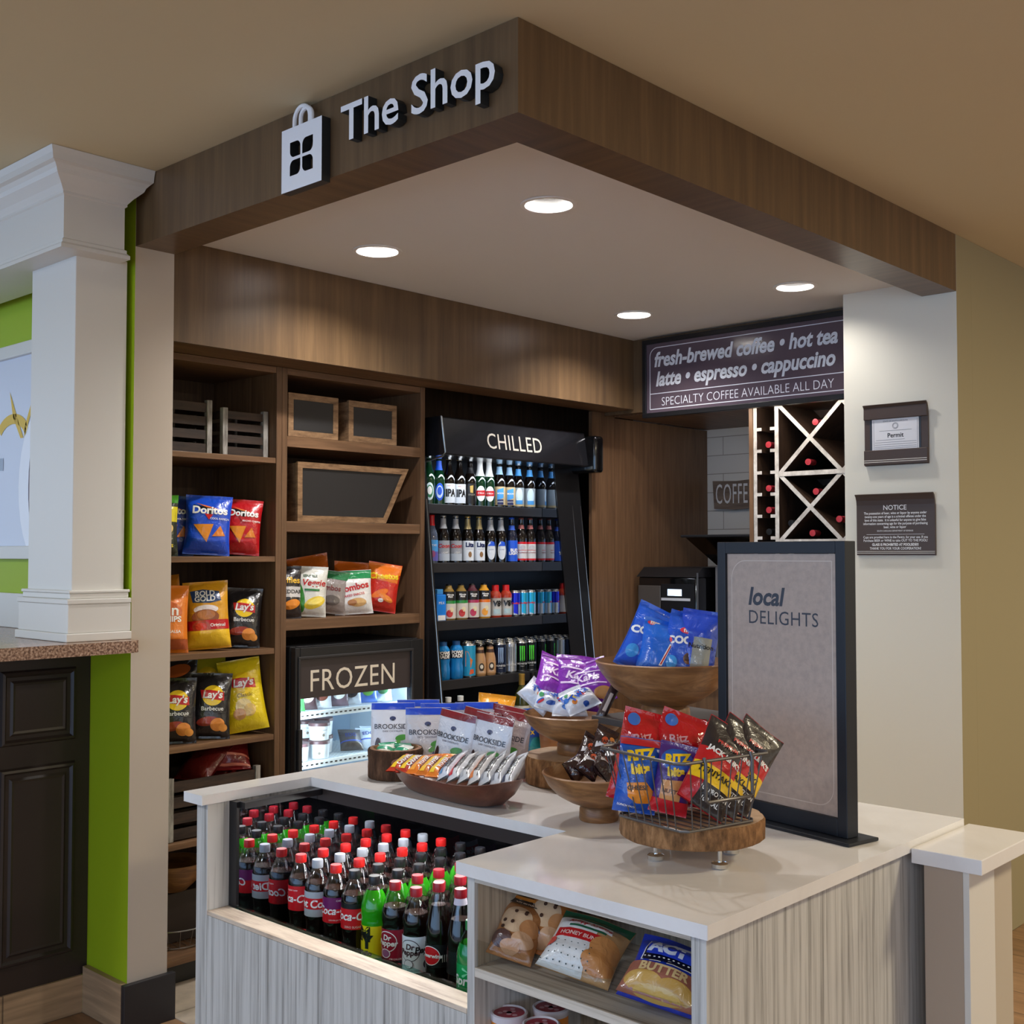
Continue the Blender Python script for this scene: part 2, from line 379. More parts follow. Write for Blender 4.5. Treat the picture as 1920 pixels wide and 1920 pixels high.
# body with four rounded panes cut out: built from strips round the panes
def slab(m, ya, yb, za, zb, d=.03):
    pts = [(ya,za),(yb,za),(yb,zb),(ya,zb)]
    m.prism([(p[0],p[1]) for p in pts][::-1], lambda a,b: sgn(a,b,0), lambda a,b: sgn(a,b,d), SIGNF, SIGNB)
gy = [.902,.862,.813,.804,.755,.715]; gz = [2.640,2.683,2.727,2.736,2.780,2.823]
for i in range(5):
    for j in range(5):
        if not (i in (1,3) and j in (1,3)): slab(m, gy[i+1], gy[i], gz[j], gz[j+1])
for i in (1,3):                              # leaf-shaped panes: fill two opposite corners of each opening
    for j in (1,3):
        a0, a1, b0, b1 = gy[i], gy[i+1], gz[j], gz[j+1]; q = .018
        inner = (a1 if i == 1 else a0, b1 if j == 1 else b0); outer = (a0 if i == 1 else a1, b0 if j == 1 else b1)
        for (cy, cz) in ((inner[0], outer[1]), (outer[0], inner[1])):
            sy = 1 if cy == min(a0,a1) else -1; sz = 1 if cz == b0 else -1
            poly = [(cy,cz)]+[(cy+sy*q*(1-math.sin(a)), cz+sz*q*(1-math.cos(a))) for a in [PI/2*k_/6 for k_ in range(7)]]
            if sy*sz > 0: poly = poly[::-1]
            m.prism(poly, lambda a,b: sgn(a,b,0), lambda a,b: sgn(a,b,.03), SIGNF, SIGNB)
m.build('bag_emblem', t)
m = MB()
for ro, cyy, top in ((.036,.815,2.878),(.026,.796,2.868)):
    pts = [sgn(cyy+ro, 2.823, .022)]+[sgn(cyy+ro*math.cos(a), top-ro+ro*math.sin(a), .022) for a in [PI*k_/12 for k_ in range(13)]]+[sgn(cyy-ro, 2.823, .022)]
    m.tube(pts, .0065, SIGNF, 8)
m.build('bag_handle', t, smooth=True)

# ---------------------------------------------------------------- left: bar ledge, column, entablature, art
GRAN = noise_mat('brown speckled granite', (96,72,60), (196,166,142), (1,1,1), 130, 3, .2, .38, .62, 0, (150,116,94), spec=.5)
DKWOOD = mat('espresso painted wood', (52,42,38), .38, spec=.4)
m = MB()
prof = [(-9,1.70),(-.045,1.70)]+[(-.045+.045*math.sin(a),1.745-.045*math.cos(a)) for a in [PI/2*k_/6 for k_ in range(7)]]+[(.0,1.782),(-.001,1.783),(-.001,3.6),(-9,3.6)]
m.prism(prof, lambda a,b:(a,b,1.272), lambda a,b:(a,b,1.312), GRAN)
tag(m.build('granite_ledge', bevel=.012), 'brown speckled granite ledge with a rounded end, at the far left', 'counter')
t = thing('bar_cabinet', 'espresso panelled bar front below the granite ledge', 'cabinet', (-.5,2.06,.13))
def L3(m, dx, dy, dz): m.v = [(x-dx,y-dy,z-dz) for x,y,z in m.v]; return m
m = MB(); m.box((-2.5,2.061,.13),(-.001,2.2,1.271),DKWOOD); L3(m,-.5,2.06,.13).build('body', t)
def panel(x0,x1,z0,z1):
    m = MB(); w_ = .035
    rings = [(0,2.0609),(.006,2.049),(.014,2.046),(.022,2.056),(.034,2.056),(.042,2.050),(.05,2.0525)]
    for (d0,ya),(d1,yb) in zip(rings, rings[1:]):
        A = [(x0+d0,ya,z0+d0),(x1-d0,ya,z0+d0),(x1-d0,ya,z1-d0),(x0+d0,ya,z1-d0)]; B = [(x0+d1,yb,z0+d1),(x1-d1,yb,z0+d1),(x1-d1,yb,z1-d1),(x0+d1,yb,z1-d1)]
        for i in range(4): m.face([A[i],A[(i+1)%4],B[(i+1)%4],B[i]], DKWOOD)
    d = .05; m.face([(x0+d,2.0525,z0+d),(x1-d,2.0525,z0+d),(x1-d,2.0525,z1-d),(x0+d,2.0525,z1-d)], DKWOOD)
    return L3(m,-.5,2.06,.13)
panel(-.322,-.055,.952,1.205).build('panel', t); panel(-.322,-.055,.218,.878).build('panel', t)
panel(-.75,-.43,.952,1.205).build('panel', t); panel(-.75,-.43,.218,.878).build('panel', t)
# square column with moulded base
t = thing('column', 'white square column with moulded base standing on the granite ledge', 'column', (-.12,1.95,1.312))
m = MB(); m.box((-.205,1.80,1.312),(-.02,2.12,2.60),TRIM_W); L3(m,-.12,1.95,1.312).build('shaft', t, bevel=.003)
m = MB()
for z0_, z1_, e in ((1.3125,1.34,.030),(1.34,1.435,.022),(1.435,1.452,.026),(1.452,1.47,.012),(1.47,1.48,.016)):
    m.box((-.205-e,1.80-e,z0_),(-.02+min(e,.015),2.12+e,z1_),TRIM_W)
L3(m,-.12,1.95,1.312).build('base_moulding', t, bevel=.003)
m = MB()
def ring_beam(m, x, y, xr, prof):
    """sweeps a moulding profile (offset, z) round the beam's front corner: along -X face then the -Y face"""
    for (o0,z0_),(o1,z1_) in zip(prof, prof[1:]):
        P = lambda o,z: [(x-o,6,z),(x-o,y-o,z),(min(xr+o,-.003),y-o,z),(min(xr+o,-.003),6,z)]
        A, B = P(o0,z0_), P(o1,z1_)
        for i in range(3): m.face([A[i],A[i+1],B[i+1],B[i]], TRIM_W)
ring_beam(m, -.28, 1.735, -.068, [(-.02,2.586),(.014,2.586),(.014,2.598),(.006,2.606),(.006,2.616),(0,2.62),(0,2.76),(.006,2.765),(.006,2.772),(.02,2.79),(.045,2.815),(.05,2.828),(.06,2.84),(.072,2.846),(.075,2.865),(.082,2.885)])
m.face([(-.26,6,2.586),(-.088,6,2.586),(-.088,1.755,2.586),(-.26,1.755,2.586)], TRIM_W)
tag(m.build('entablature'), 'white moulded cornice beam on top of the square column', 'beam')
t = thing('framed_art', 'white framed picture of a stylised yellow fruit on the lime wall, cut by the column', 'picture', (-.001,2.75,2.0), R(-90))
m = MB()
for a,b in (((-.55,-.03,-.42),(-.5,0,.42)),((.5,-.03,-.42),(.55,0,.42)),((-.5,-.03,-.42),(.5,0,-.37)),((-.5,-.03,.37),(.5,0,.42))): m.box(a,b,TRIM_W)
m.build('frame', t, bevel=.003)
m = MB(); m.box((-.5,-.012,-.37),(.5,-.004,.37),mat('pale print paper',(214,218,230),.3))
PK = mat('pale pink paint',(196,176,186),.5); YL = mat('yellow paint',(226,186,66),.5); WHT = mat('white paint stroke',(244,244,248),.5)
def leaf(m, pts, mm): m.face([(x,-.0135,z) for x,z in pts], mm)
def arc(cx, cz, rx, rz, a0, a1, n=14): return [(cx+rx*math.cos(R(a0+(a1-a0)*i/n)), cz+rz*math.sin(R(a0+(a1-a0)*i/n))) for i in range(n+1)]
leaf(m, [(-.5,-.05),(-.02,-.07),(-.02,-.02),(-.5,-.02)], mat('pale grey paint',(168,178,192),.5))
leaf(m, arc(.32,-.14,.2,.30,90,270)+arc(.32,-.14,.10,.26,270,90), WHT)
leaf(m, arc(.30,-.14,.095,.24,100,260)+arc(.33,-.14,.05,.24,260,100), PK)
leaf(m, arc(.06,.05,.15,.10,150,20)+arc(.06,.03,.12,.08,20,150), YL)
leaf(m, [(.03,.24),(.075,.17),(.155,.05),(.13,.05),(.06,.14)], YL)
leaf(m, [(.16,.05),(.22,.14),(.26,.22),(.22,.18),(.17,.10)], YL)
m.build('print', t)
struct(MB().box((-.016,2.125,1.3125),(-.0005,6,1.447),TRIM_W).build('trim_6', bevel=.003))
# ================================================================ shelving, cooler, freezer, coffee niche
def unit_part(m, t, name, **k):
    d = t.location; m.v = [(x-d.x,y-d.y,z-d.z) for x,y,z in m.v]; return m.build(name, t, **k)
YC = 2.0
def sub(part, *kids):
    for c in kids: c.parent = part
    return part
def shelving(label, x0, x1, shelves, thick, top=2.351, toe=True):
    t = thing('shelving_unit', label, 'shelving', ((x0+x1)/2, YC, 0))
    b = lambda n, a, c, mm: unit_part(MB().box(a, c, mm), t, n, bevel=.0015)
    b('side_panel', (x0,YC,.003), (x0+.026,2.47,top), CAB); b('side_panel', (x1-.026,YC,.003), (x1,2.47,top), CAB)
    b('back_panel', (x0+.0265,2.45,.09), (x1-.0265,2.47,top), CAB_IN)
    b('top_rail', (x0+.0265,YC+.002,2.325), (x1-.0265,2.449,top), CABX)
    for z in shelves: b('shelf', (x0+.0265,YC+.003,z-thick), (x1-.0265,2.449,z), CABX)
    b('shelf', (x0+.0265,YC+.003,.085), (x1-.0265,2.449,.108), CABX)
    b('toe_kick', (x0+.0265,2.05,.003), (x1-.0265,2.07,.0845), BLACK)
    return t
shelving('tall walnut shelving unit of chips and crates beside the beige pillar', .152, .769, [1.984,1.59,1.225,.885,.529], .022)
shelving('walnut shelving unit with chalkboard boxes above the freezer', .770, 1.5505, [2.076,1.732,1.334,.60], .043)

# ---- open drinks cooler
SH = [1.83,1.554,1.282,1.002]; XL, XM, XR = 1.5755, 2.47, 2.66
fy = lambda z: 1.905+(z-.956)*.118
t = thing('drinks_cooler', 'tall black open-front drinks cooler under the sign reading CHILLED', 'cooler', (2.11,2.0,.003))
def side(x0, x1, mf, mo):
    m = MB(); poly = [(fy(.05),.05),(2.5,.05),(2.5,2.15),(fy(2.1),2.15)]
    m.prism(poly, lambda a,b:(x1,a,b), lambda a,b:(x0,a,b), mo, mf); return m
unit_part(side(XL-.02, XL, BLACK, BLACK), t, 'side_panel')
unit_part(side(XM+.002, XR, BLACK, BLACKGLOSS), t, 'side_panel')
MIRD = mirror_mat('dark mirrored cooler side', (196,204,216), .015, .62)
unit_part(MB().face([(XM,fy(.1)+.004,.1),(XM,fy(2.1)+.004,2.1),(XM,2.47,2.1),(XM,2.47,.1)], MIRD), t, 'mirror_panel', )
for x in (XL-.01, XR-.07, XR-.004): unit_part(MB().tube([(x,fy(.1)-.002,.1),(x,fy(2.05)-.002,2.05)], .0035, STEEL, 6), t, 'edge_trim', smooth=True)
unit_part(MB().box((XL,2.45,.05),(XM,2.47,2.15), BLACK), t, 'back_panel')
unit_part(MB().box((XL-.018,fy(.2)-.02,.003),(XR,2.45,.70), BLACK), t, 'base', bevel=.006)
for z in SH:
    sub(unit_part(MB().box((XL,2.12,z-.03),(XM-.001,2.449,z), BLACK), t, 'shelf'),
        unit_part(MB().box((XL,2.108,z-.042),(XM-.001,2.1185,z+.004), CHARCOAL), t, 'price_rail', bevel=.002))
m = MB(); n = 8
poly = [(1.915,2.045),(2.10,2.045),(2.10,2.222),(1.945,2.222)]
m.prism(poly, lambda a,b:(2.61,a,b), lambda a,b:(XL+.02,a,b), mat('black satin canopy',(26,26,30),.22,coat=.3))
canopy = unit_part(m, t, 'canopy', bevel=.008)
m = MB(); m.rbox((2.6105,1.87,2.015),(2.685,2.2,2.205), BLACKGLOSS, .018, seg=4); sub(canopy, unit_part(m, t, 'end_cap', smooth=True))
m = MB(); m.tube([(XL+.018,1.94,2.222),(XL+.018,1.912,2.055),(XL+.018,1.93,2.04),(XL+.018,2.04,2.02)], .004, STEEL, 6); sub(canopy, unit_part(m, t, 'edge_trim', smooth=True))
cz = 2.125
m = MB(); m.text('CHILLED', lambda a,b,c:(2.07+a, 1.913+(cz+b-2.045)*.17-c, cz+b), .105, OFFW, wide=.92, space=1.05); sub(canopy, unit_part(m, t, 'lettering'))
def strip(parent, loc, sx_, sy_, e, col, rot=(0,0,0)):
    l = bpy.data.lights.new('light_strip','AREA'); l.shape = 'RECTANGLE'; l.size = sx_; l.size_y = sy_; l.energy = e; l.color = col
    o = bpy.data.objects.new('light_strip', l); COL.objects.link(o); o.parent = parent; o.location = Vector(loc)-parent.location; o.rotation_euler = rot; return o
strip(t, (2.03,2.02,2.03), .8, .03, 2.2, (.85,.92,1), (R(18),0,0))

# ---- countertop freezer
t = thing('glass_door_freezer', 'black countertop freezer with a lit glass door reading FROZEN', 'freezer', (1.155,1.96,.601))
FX0, FX1, FZ0, FZ1 = .805, 1.498, .602, 1.228
FW = mat('freezer white liner', (222,232,240), .4)
m = MB(); y0, y1 = 1.985, 2.42
m.box((FX0,y0,FZ0),(FX0+.03,y1,FZ1),BLACK); m.box((FX1-.03,y0,FZ0),(FX1,y1,FZ1),BLACK); m.box((FX0+.03,y0,FZ1-.03),(FX1-.03,y1,FZ1),BLACK); m.box((FX0+.03,y0,FZ0),(FX1-.03,y1,FZ0+.03),BLACK); m.box((FX0,y1,FZ0),(FX1,y1+.01,FZ1),BLACK)
unit_part(m, t, 'body', bevel=.004)
m = MB(); a0,a1,c0,c1 = FX0+.0305, FX1-.0305, FZ0+.0305, FZ1-.0305
m.face([(a0,y0,c0),(a0,y1,c0),(a0,y1,c1),(a0,y0,c1)],FW); m.face([(a1,y0,c0),(a1,y0,c1),(a1,y1,c1),(a1,y1,c0)],FW)
m.face([(a0,y1-.002,c0),(a1,y1-.002,c0),(a1,y1-.002,c1),(a0,y1-.002,c1)],mat('freezer grey-blue back',(120,140,160),.4)); m.face([(a0,y0,c0),(a1,y0,c0),(a1,y1,c0),(a0,y1,c0)],FW); m.face([(a0,y0,c1),(a0,y1,c1),(a1,y1,c1),(a1,y0,c1)],FW)
unit_part(m, t, 'liner')
m = MB(); dx0, dx1, gz1 = .83, 1.425, 1.018
m.box((FX0,1.95,FZ0+.02),(dx0,1.98,FZ1-.004),BLACK); m.box((dx1,1.95,FZ0+.02),(FX1,1.98,FZ1-.004),BLACK)
m.box((dx0,1.95,FZ1-.052),(dx1,1.98,FZ1-.004),BLACK); m.box((dx0,1.95,FZ0+.02),(dx1,1.98,FZ0+.06),BLACK)
for a in (dx0-.012,dx1): m.box((a,1.944,FZ0+.03),(a+.012,1.95,FZ1-.05),CHARCOAL)
m.box((dx0-.012,1.944,FZ1-.052),(dx1+.012,1.95,FZ1-.040),CHARCOAL)
door = unit_part(m, t, 'door', bevel=.003)
sub(door, unit_part(MB().box((dx0,1.956,gz1),(dx1,1.975,FZ1-.052), mat('dark brown door header',(58,50,50),.4)), t, 'door_header'))
m = MB(); m.text('FROZEN', lambda a,b,c:(1.11+a,1.9555-c,1.082+b), .125, mat('warm white lettering',(224,212,192),.5), wide=.94, space=1.06); sub(door, unit_part(m, t, 'lettering'))
sub(door, unit_part(MB().box((dx0,1.962,FZ0+.06),(dx1,1.966,gz1), PANE), t, 'glass'))
WSH = mat('white freezer shelf', (236,240,244), .4)
for z in (.945,.742):
    m = MB(); m.box((a0,2.03,z-.022),(a1,2.036,z+.004),WSH)
    for k_ in range(30): m.box((a0+.02*k_+.005,2.037,z-.006),(a0+.02*k_+.011,2.43,z),WSH)
    for k_ in range(24): m.box((a0+.025*k_+.01,2.0285,z-.012),(a0+.025*k_+.022,2.0305,z-.006),CHARCOAL)
    unit_part(m, t, 'shelf')
sub(door, unit_part(MB().box((FX0+.01,1.935,.62),(FX0+.028,1.949,.90), CHARCOAL), t, 'handle', bevel=.003))
LED = mat('freezer light tube', (240,250,255), .4, emit=(214,236,255), es=6)
for x in (a1-.014, a0+.014): unit_part(MB().tube([(x,2.0,c0+.05),(x,2.0,c1-.02)], .007, LED, 8), t, 'light_tube')
strip(t, (a1-.03,2.0,.9), .02, .5, 2.6, (.72,.88,1), (R(90),0,R(60)))
strip(t, (a0+.03,2.0,.9), .02, .5, 2.6, (.72,.88,1), (R(90),0,R(-60)))

# ---- coffee niche
t = thing('coffee_counter', 'dark counter cabinet standing in the coffee niche', 'counter', (3.45,1.2,.003))
unit_part(MB().box((3.02,.56,.003),(3.829,1.999,.95), CAB), t, 'body'); unit_part(MB().box((2.99,.56,.951),(3.829,1.999,.98), QUARTZ), t, 'worktop')
t = thing('coffee_machine', 'black coffee machine with a lit display and button panel in the niche', 'coffee machine', (3.3,1.80,.981))
m = MB(); m.rbox((3.1,1.59,.982),(3.55,1.965,1.475),BLACKGLOSS,.008); unit_part(m, t, 'body', smooth=True)
m = MB(); m.prism([(3.09,1.476),(3.55,1.476),(3.55,1.528),(3.16,1.528)], lambda a,b:(a,1.59,b), lambda a,b:(a,1.972,b), BLACK); unit_part(m, t, 'top_hood', bevel=.006)
unit_part(MB().box((3.092,1.815,.99),(3.0995,1.962,1.43), mat('bronze-grey door panel',(84,78,74),.35,.3)), t, 'door_panel', bevel=.002)
cpanel = unit_part(MB().box((3.0945,1.60,.99),(3.0995,1.81,1.44), BLACK), t, 'control_panel')
unit_part(MB().box((3.0925,1.68,1.378),(3.094,1.768,1.412), mat('lit display',(210,230,255),.4,emit=(196,224,255),es=3)), t, 'display').parent = cpanel
unit_part(MB().box((3.0925,1.625,1.352),(3.094,1.81,1.366), mat('silver strip',(190,190,196),.4)), t, 'trim_strip').parent = cpanel
m = MB()
for k_ in range(7):
    for y in (1.665,1.735): m.box((3.0925,y-.006,1.255-k_*.045),(3.094,y+.006,1.263-k_*.045), WHITE)
m.box((3.0925,1.692,1.292),(3.094,1.708,1.302), mat('red button',(190,60,50),.5)); unit_part(m, t, 'button').parent = cpanel
m = MB(); m.box((3.097,1.585,.99),(3.11,1.5885,1.50), STEEL); unit_part(m, t, 'edge_trim')
t = thing('coffee_grinder', 'grey coffee grinder with a smoked bean hopper beside the coffee machine', 'coffee grinder', (3.5,1.4,.981))
m = MB(); m.rbox((3.22,1.25,.982),(3.75,1.555,1.535),mat('grey steel cladding',(128,124,126),.4,.5),.006); unit_part(m, t, 'body')
m = MB(); A = [(3.2,1.28),(3.62,1.28),(3.62,1.53),(3.2,1.53)]
B = [(3.12,1.25),(3.66,1.25),(3.66,1.67),(3.12,1.67)]
for i in range(4):
    j = (i+1)%4; m.face([(*A[i],1.54),(*A[j],1.54),(*B[j],1.685),(*B[i],1.685)], SMOKE)
hop = unit_part(m, t, 'hopper'); m = MB(); m.rbox((3.10,1.245,1.686),(3.68,1.69,1.70),BLACK,.004); unit_part(m, t, 'hopper_lid').parent = hop
m = MB(); m.box((3.22,1.30,1.541),(3.6,1.51,1.61),mat('dark coffee beans',(30,20,16),.6)); unit_part(m, t, 'beans').parent = hop
t = thing('niche_light', 'slim light strip tucked behind the fascia of the coffee niche', 'ceiling light', (2.904,1.15,2.350))
MB().box((-.015,-.5,-.014),(.015,.5,0), mat('niche strip lens',(250,244,236),.4,emit=(255,236,214),es=3)).build('lens', t)
strip(t, (2.904,1.15,2.333), .03, 1.0, 5.0, (1,.93,.84), (0,R(-30),0))
# wooden COFFEE plaque
m = MB(); PLQ = noise_mat('weathered brown plank', (84,68,58), (128,108,94), (20,1,12), 3, 6, .6, .3, .7, .1)
pts = [(a+.083,b_+.006) for a,b_ in [(1.862,2.022),(1.852,1.858),(1.72,1.850),(1.60,1.856),(1.42,1.85),(1.41,2.02),(1.55,2.026),(1.70,2.016)]]
m.prism(pts, lambda a,b:(3.829,a,b), lambda a,b:(3.80,a,b), PLQ)
t = thing('coffee_plaque', 'rustic brown plaque lettered COFFEE on the tiled niche wall', 'sign', (3.82,1.72,1.94))
unit_part(m, t, 'plank')
m = MB(); m.text('COFFEE', lambda a,b,c:(3.799-c,1.925-a,1.943+b), .165, mat('chalky white lettering',(206,204,204),.6), wide=.42, align='LEFT', space=1.1); unit_part(m, t, 'lettering')
# wine rack with whitewashed front edges
EDGE = noise_mat('whitewashed rack edge', (168,160,152), (208,202,194), (6,6,6), 4, 5, .5)
RACKIN = noise_mat('dark rack wood', (46,32,24), (74,54,40), (8,8,1), 4, 5, .5)
t = thing('wine_rack', 'walnut wine rack with whitewashed diamond lattice, right of the coffee plaque', 'wine rack', (3.05,.85,.982))
RX, RB = 3.05, 3.38
b = lambda n, a, c, mm, **k: unit_part(MB().box(a, c, mm), t, n, **k)
b('side_panel', (RX-.004,1.214,.982), (RB,1.236,2.33), CAB); b('side_panel', (RX-.004,.50,.982), (RB,.52,2.33), CAB)
b('back_panel', (RB,.50,.982), (RB+.012,1.236,2.33), RACKIN)
m = MB()
def bar(m, p, q, wd_, x0=RX, x1=RB-.001, edge=True):
    p, q = Vector(p), Vector(q); d = (q-p).normalized(); n = Vector((-d.y,d.x))*wd_/2
    P = [p-n, q-n, q+n, p+n]
    m.prism([(v.x,v.y) for v in P], lambda a,b_:(x1,a,b_), lambda a,b_:(x0,a,b_), EDGE, RACKIN)
bar(m, (1.203,.99),(1.203,2.33), .02); bar(m, (1.082,.99),(1.082,2.33), .022)
unit_part(m, t, 'upright')
m = MB()
for k_ in range(12):
    z = 2.218-k_*.108
    if z < 1.0: break
    bar(m, (1.193,z),(1.166,z), .016); bar(m, (1.119,z),(1.093,z), .016)
unit_part(m, t, 'bottle_rest')
m = MB(); cells = [(1.07,.74),(.74,.52)]
zs = [2.33,1.99,1.66,1.33]
for z1_, z0_ in zip(zs, zs[1:]):
    bar(m, (1.07,z1_),(.735,z0_), .02, RX+.001); bar(m, (1.07,z0_),(.735,z1_), .02, RX+.002); bar(m, (.735,z1_),(.52,z0_+.12), .02, RX+.001); bar(m, (.735,z0_),(.52,z1_-.12), .02, RX+.002)
unit_part(m, t, 'lattice')
m = MB()
for z in (1.99,1.66,1.33): bar(m, (1.07,z),(.52,z), .022, RX-.001)
unit_part(m, t, 'shelf')

# ---- hanging coffee sign
t = thing('coffee_sign', 'dark plum sign with white lettering listing coffee drinks, above the coffee niche', 'sign', (2.82,1.13,2.50))
PLUM = mat('dark plum sign face', (92,78,88), .16, spec=.6)
SX, SY0, SY1, SZ0, SZ1 = 2.815, .52, 1.725, 2.297, 2.699
m = MB()
for a, c in (((SX,SY0,SZ1-.024),(2.849,SY1,SZ1)),((SX,SY0,SZ0),(2.849,SY1,SZ0+.024)),((SX,SY1-.024,SZ0+.024),(2.849,SY1,SZ1-.024)),((SX,SY0,SZ0+.024),(2.849,SY0+.024,SZ1-.024))): m.box(a, c, BLACK)
unit_part(m, t, 'frame', bevel=.002)
sgp = unit_part(MB().box((SX+.008,SY0+.024,SZ0+.024),(2.848,SY1-.024,SZ1-.024), PLUM), t, 'panel')
PX = SX+.0078; LT = mat('pale lavender lettering',(232,234,240),.4)
m = MB()
m.text('fresh-brewed coffee • hot tea', lambda a,b,c:(PX-c,1.655-a,2.588+b), .102, LT, align='LEFT', bold=.032, shear=.22, wide=.835)
m.text('latte • espresso • cappuccino', lambda a,b,c:(PX-c,1.645-a,2.488+b), .102, LT, align='LEFT', bold=.032, shear=.22, wide=.835)
m.text('SPECIALTY COFFEE AVAILABLE ALL DAY', lambda a,b,c:(PX-c,1.610-a,2.372+b), .062, LT, align='LEFT', wide=.86, bold=-.012)
def line(m, p, q, w_, x=PX): 
    p, q = Vector(p), Vector(q); d = (q-p).normalized(); n = Vector((-d.y,d.x))*w_/2
    m.face([(x-.0002,*(p-n)),(x-.0002,*(p+n)),(x-.0002,*(q+n)),(x-.0002,*(q-n))], LT)
ya, yb, za, zb, rr = SY1-.045, SY0+.04, SZ1-.045, SZ0+.042, .045
path = [(yb,za)]+[(ya-rr+rr*math.sin(u), za-rr+rr*math.cos(u)) for u in [PI/2*k_/8 for k_ in range(9)]]+[(ya,zb),(yb,zb)]
for p, q in zip(path, path[1:]): line(m, p, q, .004)
line(m, (ya,2.418),(yb,2.418), .004)
unit_part(m, t, 'lettering').parent = sgp

# ---- notices on the white wall (both curve off the wall at the top)
def plate(label, yc, z0, z1, w_, build_more):
    t = thing('wall_notice', label, 'sign', (2.597,yc,(z0+z1)/2))
    h = (z1-z0)/2; m = MB()
    prof = [(0,-h),(.012,-h),(.012,h-.045),(.015,h-.025),(.021,h-.010),(.030,h),(.024,h+.002),(.012,h-.008),(.004,h-.03),(0,h-.05)]
    m.prism([(a,b_) for a,b_ in prof], lambda a,b_:(-a,w_/2,b_), lambda a,b_:(-a,-w_/2,b_), BROWNPLATE)
    m.build('plate', t, smooth=R(25)); build_more(t, h); return t
def more_notice(t, h):
    m = MB(); f = lambda y,z: (lambda a,b_,c:(-.0125-c,y-a,z+b_))
    W2 = WHITE; m.text('NOTICE', f(0,.070), .028, W2, bold=.01)
    for k_, s_ in enumerate(['The possession of beer, wine or liquor by anyone under','twenty-one years of age is a criminal offense under the','laws of this state.  It is unlawful for anyone to give false','information concerning age for the purpose of purchasing','beer, wine or liquor']):
        m.text(s_, f(0,.048-.0145*k_), .0142, W2, wide=.84, bold=.012)
    m.text('SOUTH CAROLINA DEPARTMENT OF REVENUE', f(0,-.026), .009, W2, wide=.82)
    m.box((-.0127,-.125,-.041),(-.0121,.125,-.0398), W2)
    m.text('Cups are provided here in the Pantry, for your use. If you', f(0,-.052), .0142, W2, wide=.84, bold=.008); m.text('Purchase BEER or WINE to take OUT TO THE POOL!', f(0,-.066), .0142, W2, wide=.86, bold=.008)
    m.text('GLASS IS PROHIBITED AT POOLSIDE!!!', f(0,-.083), .0145, W2, bold=.03, wide=.82); m.text('THANK YOU FOR YOUR COOPERATION!', f(0,-.099), .0145, W2, bold=.01, wide=.82)
    for z in (-.112,-.119): m.box((-.0127,-.168,z),(-.0121,.168,z+.002), OFFW)
    m.build('lettering', t)
plate('dark brown NOTICE plate with white text, lower one on the white wall', .264, 1.594, 1.848, .338, more_notice)
def more_permit(t, h):
    PAPER = mat('certificate paper',(226,224,226),.5); INK = mat('grey ink',(92,92,100),.6)
    m = MB(); m.box((-.0135,-.108,-.062),(-.0125,.112,.066), mat('dark slot',(48,54,62),.4)); m.box((-.0145,-.100,-.062),(-.0137,.102,.066), PAPER); m.build('certificate', t)
    m = MB(); m.rbox((-.022,-.137,.066),(-.0122,.137,.118), BROWNPLATE,.003); m.rbox((-.022,-.137,-.125),(-.0122,.137,-.062), BROWNPLATE,.003)
    for z in (-.106,-.114): m.box((-.0224,-.136,z),(-.0219,.136,z+.0025), OFFW)
    m.build('holder_band', t)
    m = MB(); f = lambda y,z: (lambda a,b_,c:(-.0148-c,y-a,z+b_))
    m.text('STATE OF SOUTH CAROLINA', f(0,.056), .009, INK, wide=.9)
    m.text('Permit', f(0,-.004), .026, mat('black ink',(40,38,42),.6), bold=.02)
    for rr in (.0125,.009): m.tube([(-.0148, rr*math.cos(2*PI*k_/20), .036+rr*math.sin(2*PI*k_/20)) for k_ in range(20)], .0006, INK, 4, closed=True)
    for z, a, c in ((.016,-.07,.07),(-.022,-.04,.085),(-.032,-.09,.09),(-.041,-.09,.09),(-.050,-.09,.09),(-.057,-.09,.09)): m.box((-.0149,a,z),(-.0146,c,z+.0012), INK)
    for a in (-.095,.094): m.box((-.0149,a,-.062),(-.0146,a+.0012,.062), INK)
    m.build('lettering', t)
plate('dark brown permit holder with a framed certificate, upper one on the white wall', .256, 1.968, 2.222, .274, more_permit)
# ================================================================ shop counter
ZCT = .93
poly = [(-.224,-.67),(.94,-.67),(.94,1.079),(-.224,1.079),(-.224,.985),(.15,.985),(.15,-.02),(-.224,-.02)]
m = MB(); m.prism(poly, lambda a,b:(a,b,.903), lambda a,b:(a,b,ZCT), QUARTZ)
tag(m.build('worktop', bevel=.002), 'white quartz worktop of the shop counter, notched over the bottle cooler', 'worktop')
t = thing('bottle_cooler_cabinet', 'whitewashed counter cabinet with an open bottle cooler', 'cabinet', (.3,.5,.003))
b = lambda n, a, c, mm, **k: unit_part(MB().box(a, c, mm), t, n, **k)
b('side_panel', (-.2,.993,.003), (.92,1.047,.9025), GREYWOOD, bevel=.001)
b('back_panel', (.90,-.03,.003), (.92,.992,.9025), GREYWOOD)
m = MB()
for k_ in range(4):
    ya, yb = -.031+k_*.2558, -.031+(k_+1)*.2558-.0015
    m.box((-.2,ya,.003),(-.182,yb,.597), GREYWOOD)
unit_part(m, t, 'front_panel')
b('ledge', (-.2,-.031,.5975), (-.134,.992,.609), noise_mat('whitewashed ledge board',(176,150,128),(222,204,184),(20,2.2,10),3,6,.5,.32,.6,0,(206,186,166)), bevel=.001)
DECK = mat('black glossy cooler deck', (8,8,9), .08, coat=.4)
b('deck', (-.115,-.030,.47), (.60,.952,.50), DECK)
b('cooler_base', (-.115,-.030,.10), (.60,.952,.469), BLACK)
b('front_glass', (-.130,-.030,.5), (-.122,.955,.615), clear_mat('greenish glass pane',(206,236,232)))
